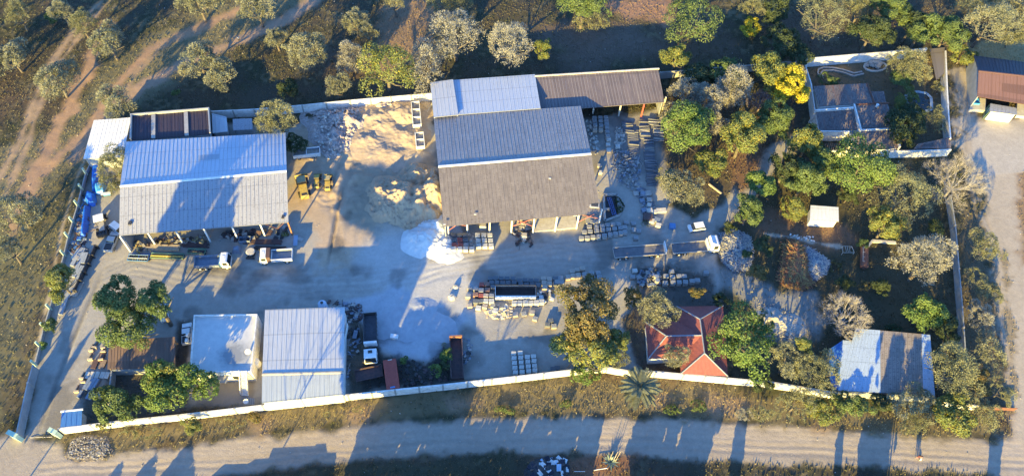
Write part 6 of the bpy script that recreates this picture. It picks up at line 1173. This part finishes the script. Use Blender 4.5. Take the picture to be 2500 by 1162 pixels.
# people
def person(label, u, v, top, leg, face=0.0, load=None, arm=.12):
    o = thing('person', label, 'person', P(u, v), face)
    me = bpy.data.meshes.new('body'); J = {'p': (0, 0, .95), 'ch': (0, 0, 1.28), 'nk': (0, .0, 1.47), 'hd': (0, .02, 1.62), 'ht': (0, .01, 1.72), 'lh': (-.1, 0, .88), 'lk': (-.11, .08, .5), 'la': (-.11, .02, .08), 'lt': (-.11, .18, .04), 'rh': (.1, 0, .88), 'rk': (.11, -.02, .5), 'ra': (.11, -.16, .1), 'rt': (.11, -.02, .04),
        'ls': (-.19, 0, 1.4), 'le': (-.25, -.06, 1.12), 'lw': (-.24, .06, .88), 'lf': (-.24, .09, .80), 'rs': (.19, 0, 1.4), 're': (.25, .04, 1.12), 'rw': (.24, .12, .9), 'rf': (.24, .15, .82)}
    R_ = {'p': .15, 'ch': .16, 'nk': .06, 'hd': .1, 'ht': .07, 'lh': .09, 'lk': .06, 'la': .045, 'lt': .04, 'rh': .09, 'rk': .06, 'ra': .045, 'rt': .04, 'ls': .06, 'le': .045, 'lw': .03, 'lf': .03, 'rs': .06, 're': .045, 'rw': .03, 'rf': .03}
    ks = list(J); E_ = [('p', 'ch'), ('ch', 'nk'), ('nk', 'hd'), ('hd', 'ht'), ('p', 'lh'), ('lh', 'lk'), ('lk', 'la'), ('la', 'lt'), ('p', 'rh'), ('rh', 'rk'), ('rk', 'ra'), ('ra', 'rt'), ('ch', 'ls'), ('ls', 'le'), ('le', 'lw'), ('lw', 'lf'), ('ch', 'rs'), ('rs', 're'), ('re', 'rw'), ('rw', 'rf')]
    me.from_pydata([J[k_] for k_ in ks], [(ks.index(a), ks.index(b)) for a, b in E_], []); ob = bpy.data.objects.new('body', me); C.objects.link(ob); ob.parent = o
    md = ob.modifiers.new('skin', 'SKIN'); lay = me.skin_vertices[0] if me.skin_vertices else None
    if lay is None:
        bm_ = None
    if me.skin_vertices:
        for i, k_ in enumerate(ks): me.skin_vertices[0].data[i].radius = (R_[k_], R_[k_]); me.skin_vertices[0].data[i].use_root = (k_ == 'p')
    md2 = ob.modifiers.new('sub', 'SUBSURF'); md2.levels = 1; md2.render_levels = 1; me.materials.append(SKIN)
    k = MB(); k.tube((0, 0, .9), (0, 0, 1.3), .185, .2, 12); k.tube((0, 0, 1.3), (0, 0, 1.47), .2, .09, 12)
    for s in (-1, 1): k.tube((s * .17, 0, 1.42), (s * .25, 0, 1.15), .085, .07, 8)
    k.build('shirt', top, o, smooth=True)
    k = MB(); k.tube((-.1, 0, .95), (-.11, .07, .5), .12, .09, 8); k.tube((-.11, .07, .5), (-.11, .02, .12), .09, .07, 8); k.tube((.1, 0, .95), (.11, -.02, .5), .12, .09, 8); k.tube((.11, -.02, .5), (.11, -.14, .14), .09, .07, 8); k.build('trousers', leg, o, smooth=True)
    k = MB(); k.tube((0, 0, 1.62), (0, -.01, 1.76), .125, .07, 10); k.build('hair', HAIR, o, smooth=True)
    return o
person('person in dark red top walking on the dirt road, left of a pair', 2237, 1118, CLOTHR, CLOTHP, .1)
person('person in pink top walking on the dirt road, right of a pair', 2242, 1120, CLOTHP, CLOTHD, -.1)
person('lone person in white top on the track in the shaded veld at the upper left', 584, 101, CLOTHW, CLOTHD, .6)
o = thing('carrier_bag', 'white bag on the ground beside the pair of walking people', 'bag', P(2246, 1121)); k = MB(); k.tube((0, 0, 0), (0, 0, .3), .2, .24, 8); k.tube((0, 0, .3), (0, 0, .5), .24, .05, 8); k.build('bag', WHITE, o)
# ---------------------------------------------------------------- trees and a house beyond the bottom of the frame, whose shadows reach in
def gp3(p):
    """ground point that the sun ray through a pixel at height z reaches"""
    u, v = p[0], p[1]; z = p[2] if len(p) > 2 else 0.0
    q = P(u, v, z); L = z / math.tan(SUN_EL); return (q.x + math.sin(SUN_AZ) * L, q.y + math.cos(SUN_AZ) * L)
def shade_tree(label, polys, kind='g', gap=.0, n_per=6.0, leaf=.75, thick=2.8, nzs=1.2):
    """crown whose shadow fills the ground outlines"""
    tan = math.tan(SUN_EL); sx, sy = math.sin(SUN_AZ), math.cos(SUN_AZ); pts = []
    for pl in polys:
        W = [gp3(p) for p in pl]; x0, x1 = min(p[0] for p in W), max(p[0] for p in W); y0, y1 = min(p[1] for p in W), max(p[1] for p in W)
        n = int((x1 - x0) * (y1 - y0) * n_per); X = RS.uniform(x0, x1, n); Y = RS.uniform(y0, y1, n); d = sdf_poly(X, Y, W); nz = vnoise(X, Y, .35, 21, 3) - .5
        s = (d + nz * nzs < 0)
        if gap: s &= vnoise((X - Y * sx / sy) * 1.6, Y * .12, .5, 23, 2) > gap
        pts.append(np.stack([X[s], Y[s]], 1))
    pts = np.concatenate(pts)
    if len(pts) < 8: return
    yoff = RS.uniform(-thick, thick, len(pts)); yb = 44.0
    for it in range(60):
        t_ = (pts[:, 1] - yb) / sy + yoff; Zc = t_ * tan; cx = pts[:, 0] - t_ * sx; cy = pts[:, 1] - t_ * sy; pu, pv = PXY(cx, cy, Zc)
        if (Zc > 0).sum() and np.percentile(pv[Zc > 0], 1) > 1172: break
        yb -= 1.0
    ok = (Zc > .2) & (pv > 1168); cx, cy, Zc = cx[ok], cy[ok], Zc[ok]; n = len(cx)
    if n < 8: return
    q = Vector((float(np.median(cx)), yb, 0)); o = thing('tall_tree', label, 'tree', q, group='tall trees south of the dirt road')
    nr = rand_unit(n) * .35 + np.array([-sx, -sy, .2]); nr /= np.linalg.norm(nr, axis=1)[:, None]; ca, cb = np.array(KIND[kind][0]), np.array(KIND[kind][1]); tt = RS.rand(n, 1)
    quad_mesh('crown', np.stack([cx - q.x, cy - q.y, Zc], 1), nr, RS.uniform(.7, 1.3, n) * leaf, RS.uniform(.7, 1.3, n) * leaf, ca * (1 - tt) + cb * tt, LEAF, o)
    k = MB(); k.tube((0, 0, -.2), (0, 0, float(np.percentile(Zc, 50))), .16, .09, 8); k.build('trunk', BARK, o); hz = float(np.percentile(Zc, 35)); lb_ = MB()
    for i in RS.choice(n, min(n, 16), replace=False): lb_.tube((0, 0, hz * RS.uniform(.5, 1.0)), (float(cx[i] - q.x), float(cy[i] - q.y), float(Zc[i])), .06, .03, 5)
    lb_.build('branches', BARK, o); return o
SH = [
 ('tallest tree south of the gate whose shadow bands the white warehouse roof', [[(383, 572, 6), (556, 552, 6), (585, 470, 7), (592, 430, 7.9), (560, 425, 7.9), (445, 436, 7.9)], [(450, 432, 7.9), (600, 425, 7.9), (640, 380, 7), (690, 330, 6), (560, 335, 6), (500, 385, 7)]], 'g', .27),
 ('thin crowned tree south of the hedge whose shadow streaks the blue and brown roof', [[(2110, 955, 3.5), (2280, 965, 3.5), (2270, 830, 4.4), (2150, 815, 4.5), (2130, 900, 4)]], 'k', .50),
 ('tall dense tree south of the road whose shadow covers the sand heap', [[(1030, 655), (985, 765), (975, 862), (945, 862), (955, 700), (935, 610), (900, 562), (842, 540), (822, 500), (840, 440), (852, 412), (900, 402), (1030, 412), (1080, 350), (1120, 420), (1110, 500), (1085, 545), (1060, 590)]], 'g', 0),
 ('broad tree south of the road whose shadow crosses the white wall', [[(838, 1162), (863, 1095), (875, 1060), (950, 950), (975, 870), (985, 790), (1000, 762), (1030, 742), (1072, 745), (1100, 775), (1150, 790), (1190, 840), (1170, 930), (1150, 1010), (1120, 1162)]], 'k', .13),
 ('bushy tree south of the road shading the verge left of the agave', [[(1100, 1165), (1120, 1050), (1160, 1035), (1300, 1030), (1470, 1022), (1460, 1085), (1440, 1165)]], 'k', .17),
 ('spreading tree south of the road shading the yard before the largest warehouse', [[(1250, 565), (1165, 665), (1345, 672), (1480, 640), (1480, 580), (1380, 575)], [(1120, 545), (1110, 570), (1150, 560), (1190, 570), (1200, 545)]], 'g', 0),
 ('bushy tree south of the road shading the verge right of the agave', [[(1540, 1165), (1530, 1095), (1565, 1015), (1640, 1008), (1650, 1165)], [(1640, 1008), (1770, 1005), (1735, 1090), (1715, 1165), (1650, 1165)]], 'k', .22),
 ('narrow columnar tree south of the road, first of the road stripes', [[(1780, 1165), (1790, 1070), (1812, 990), (1830, 990), (1820, 1070), (1805, 1165)]], 'd', .2),
 ('narrow columnar tree south of the road, second of the road stripes', [[(2035, 1165), (2040, 1080), (2050, 1045), (2062, 1045), (2058, 1090), (2052, 1165)]], 'd', .2),
 ('wide columnar tree south of the road shading the sandy driveway', [[(2095, 1180), (2095, 1090), (2110, 1030), (2185, 1025), (2190, 1070), (2170, 1165)]], 'd', .26),
 ('narrow columnar tree south of the road near the lane junction', [[(2405, 1165), (2408, 1100), (2425, 1050), (2450, 1060), (2440, 1165)]], 'o', .35),
 ('spiky conifer south of the road, tallest of the left three', [[(385, 1175), (425, 1120), (461, 1085), (472, 1175)]], 'd', 0),
 ('spiky conifer south of the road, middle of the left three', [[(322, 1175), (350, 1140), (381, 1108), (372, 1175)]], 'd', 0),
 ('small spiky conifer south of the road, leftmost of three', [[(256, 1175), (275, 1150), (295, 1130), (290, 1175)]], 'd', 0),
 ('dense tree south of the gate whose pointed shadow lies on the entrance drive', [[(62, 1080), (110, 1000), (160, 915), (195, 860), (227, 803), (190, 845), (161, 893), (168, 820), (192, 762), (160, 790), (130, 850), (100, 930)]], 'd', 0),
]
for lb, pl, kd, gp in SH: shade_tree(lb, pl, kd, gap=gp, **(dict(n_per=22, leaf=.38, nzs=.35, thick=.7) if ('conifer' in lb or 'columnar' in lb or 'gate whose pointed' in lb) else {}))
# stepped roofed house beyond the bottom edge
tan = math.tan(SUN_EL); sx, sy = math.sin(SUN_AZ), math.cos(SUN_AZ); yb = P(1250, 1215).y
pf = []
for u, v in [(500, 1175), (547, 1134), (602, 1134), (620, 1123), (654, 1120), (665, 1094), (768, 1089), (772, 1084), (795, 1083), (797, 1106), (820, 1106), (815, 1175)]:
    g = P(u, v); t_ = (g.y - yb) / sy; pf.append((g.x - t_ * sx, t_ * tan))
zb = [(x, z) for x, z in pf]; prof = [(zb[0][0], -.2)] + zb + [(zb[-1][0], -.2)]; o = thing('house', 'house with stepped roofline beyond the bottom edge of the picture', 'house', (sum(x for x, z in prof) / len(prof), yb, 0))
k = MB(); k.xprism([(x - o.location.x, z) for x, z in prof][::-1], -5, 0); k.build('wall', WALLW, o)
# ---------------------------------------------------------------- grass, weeds and ground litter
def litter(name, label, n, pred, kind_cols, s, h, cat='grass'):
    X = RS.uniform(-140, 140, n * 3); Y = RS.uniform(30, 178, n * 3)
    ix = np.clip(np.searchsorted(xs, X) - 1, 0, nx - 1); iy = np.clip(np.searchsorted(ys, Y) - 1, 0, ny - 1); c = cat_id[iy * nx + ix]; gcol = col[iy * nx + ix]
    keep = pred(c, X, Y, vnoise(X, Y, .22, 31, 3)); X, Y, gcol = X[keep][:n], Y[keep][:n], gcol[keep][:n]; m = len(X)
    up = rand_unit(m) * .6 + np.array([0, 0, 1.0]); up /= np.linalg.norm(up, axis=1)[:, None]; nr = rand_unit(m); nr = np.cross(up, nr); nr /= np.linalg.norm(nr, axis=1)[:, None] + 1e-9
    cl = np.array(kind_cols)[RS.randint(0, len(kind_cols), m)] * .6 + gcol * .6; hh = RS.uniform(.5, 1.3, m) * h
    o = quad_mesh(name, np.stack([X, Y, hh * .35 - .05], 1), nr, hh, RS.uniform(.6, 1.4, m) * s, cl, LEAF, None, up=up); tag(o, label, cat, kind='stuff'); return o
litter('dry_grass', 'dry scrubby grass and low weeds over the open ground', 110000, lambda c, X, Y, v: (c == 0) & (v > .44), [(.14, .13, .07), (.18, .155, .095), (.09, .105, .05), (.20, .175, .11)], .17, .34)
litter('low_weeds', 'small green weeds scattered through the shaded ground', 22000, lambda c, X, Y, v: (c == 0) & (v < .46), [(.06, .08, .03), (.05, .065, .03), (.11, .11, .05)], .35, .38, 'weeds')  # weed tones lowered with the scrub, shade put into their colour
litter('verge_grass', 'taller dry and green grass on the verge between wall and dirt road', 26000, lambda c, X, Y, v: (c == 0) & (Y < 62) & (v > .35), [(.16, .14, .075), (.09, .11, .04), (.21, .18, .10)], .17, .5)
def pebbles():
    n = 1300; X = RS.uniform(-120, 120, n); Y = RS.uniform(34, 165, n); o = thing('pebbles', 'small loose stones scattered over bare soil and yard', 'stones', (0, 0, 0)); C.objects.unlink(o); k = MB(); r = random.Random(4)
    for x, y in zip(X, Y):
        s = r.choice((.05, .06, .08, .16)); a = r.uniform(0, 3); k.cbox(x, y, -.15, s, s * .8, .15 + s * .5, a)
    ob = k.build('pebbles', mat('loose_stone', (.55, .5, .43), (.3, .27, .24), scale=.3)); tag(ob, 'small loose stones scattered over bare soil and yard', 'stones', kind='stuff')
pebbles()
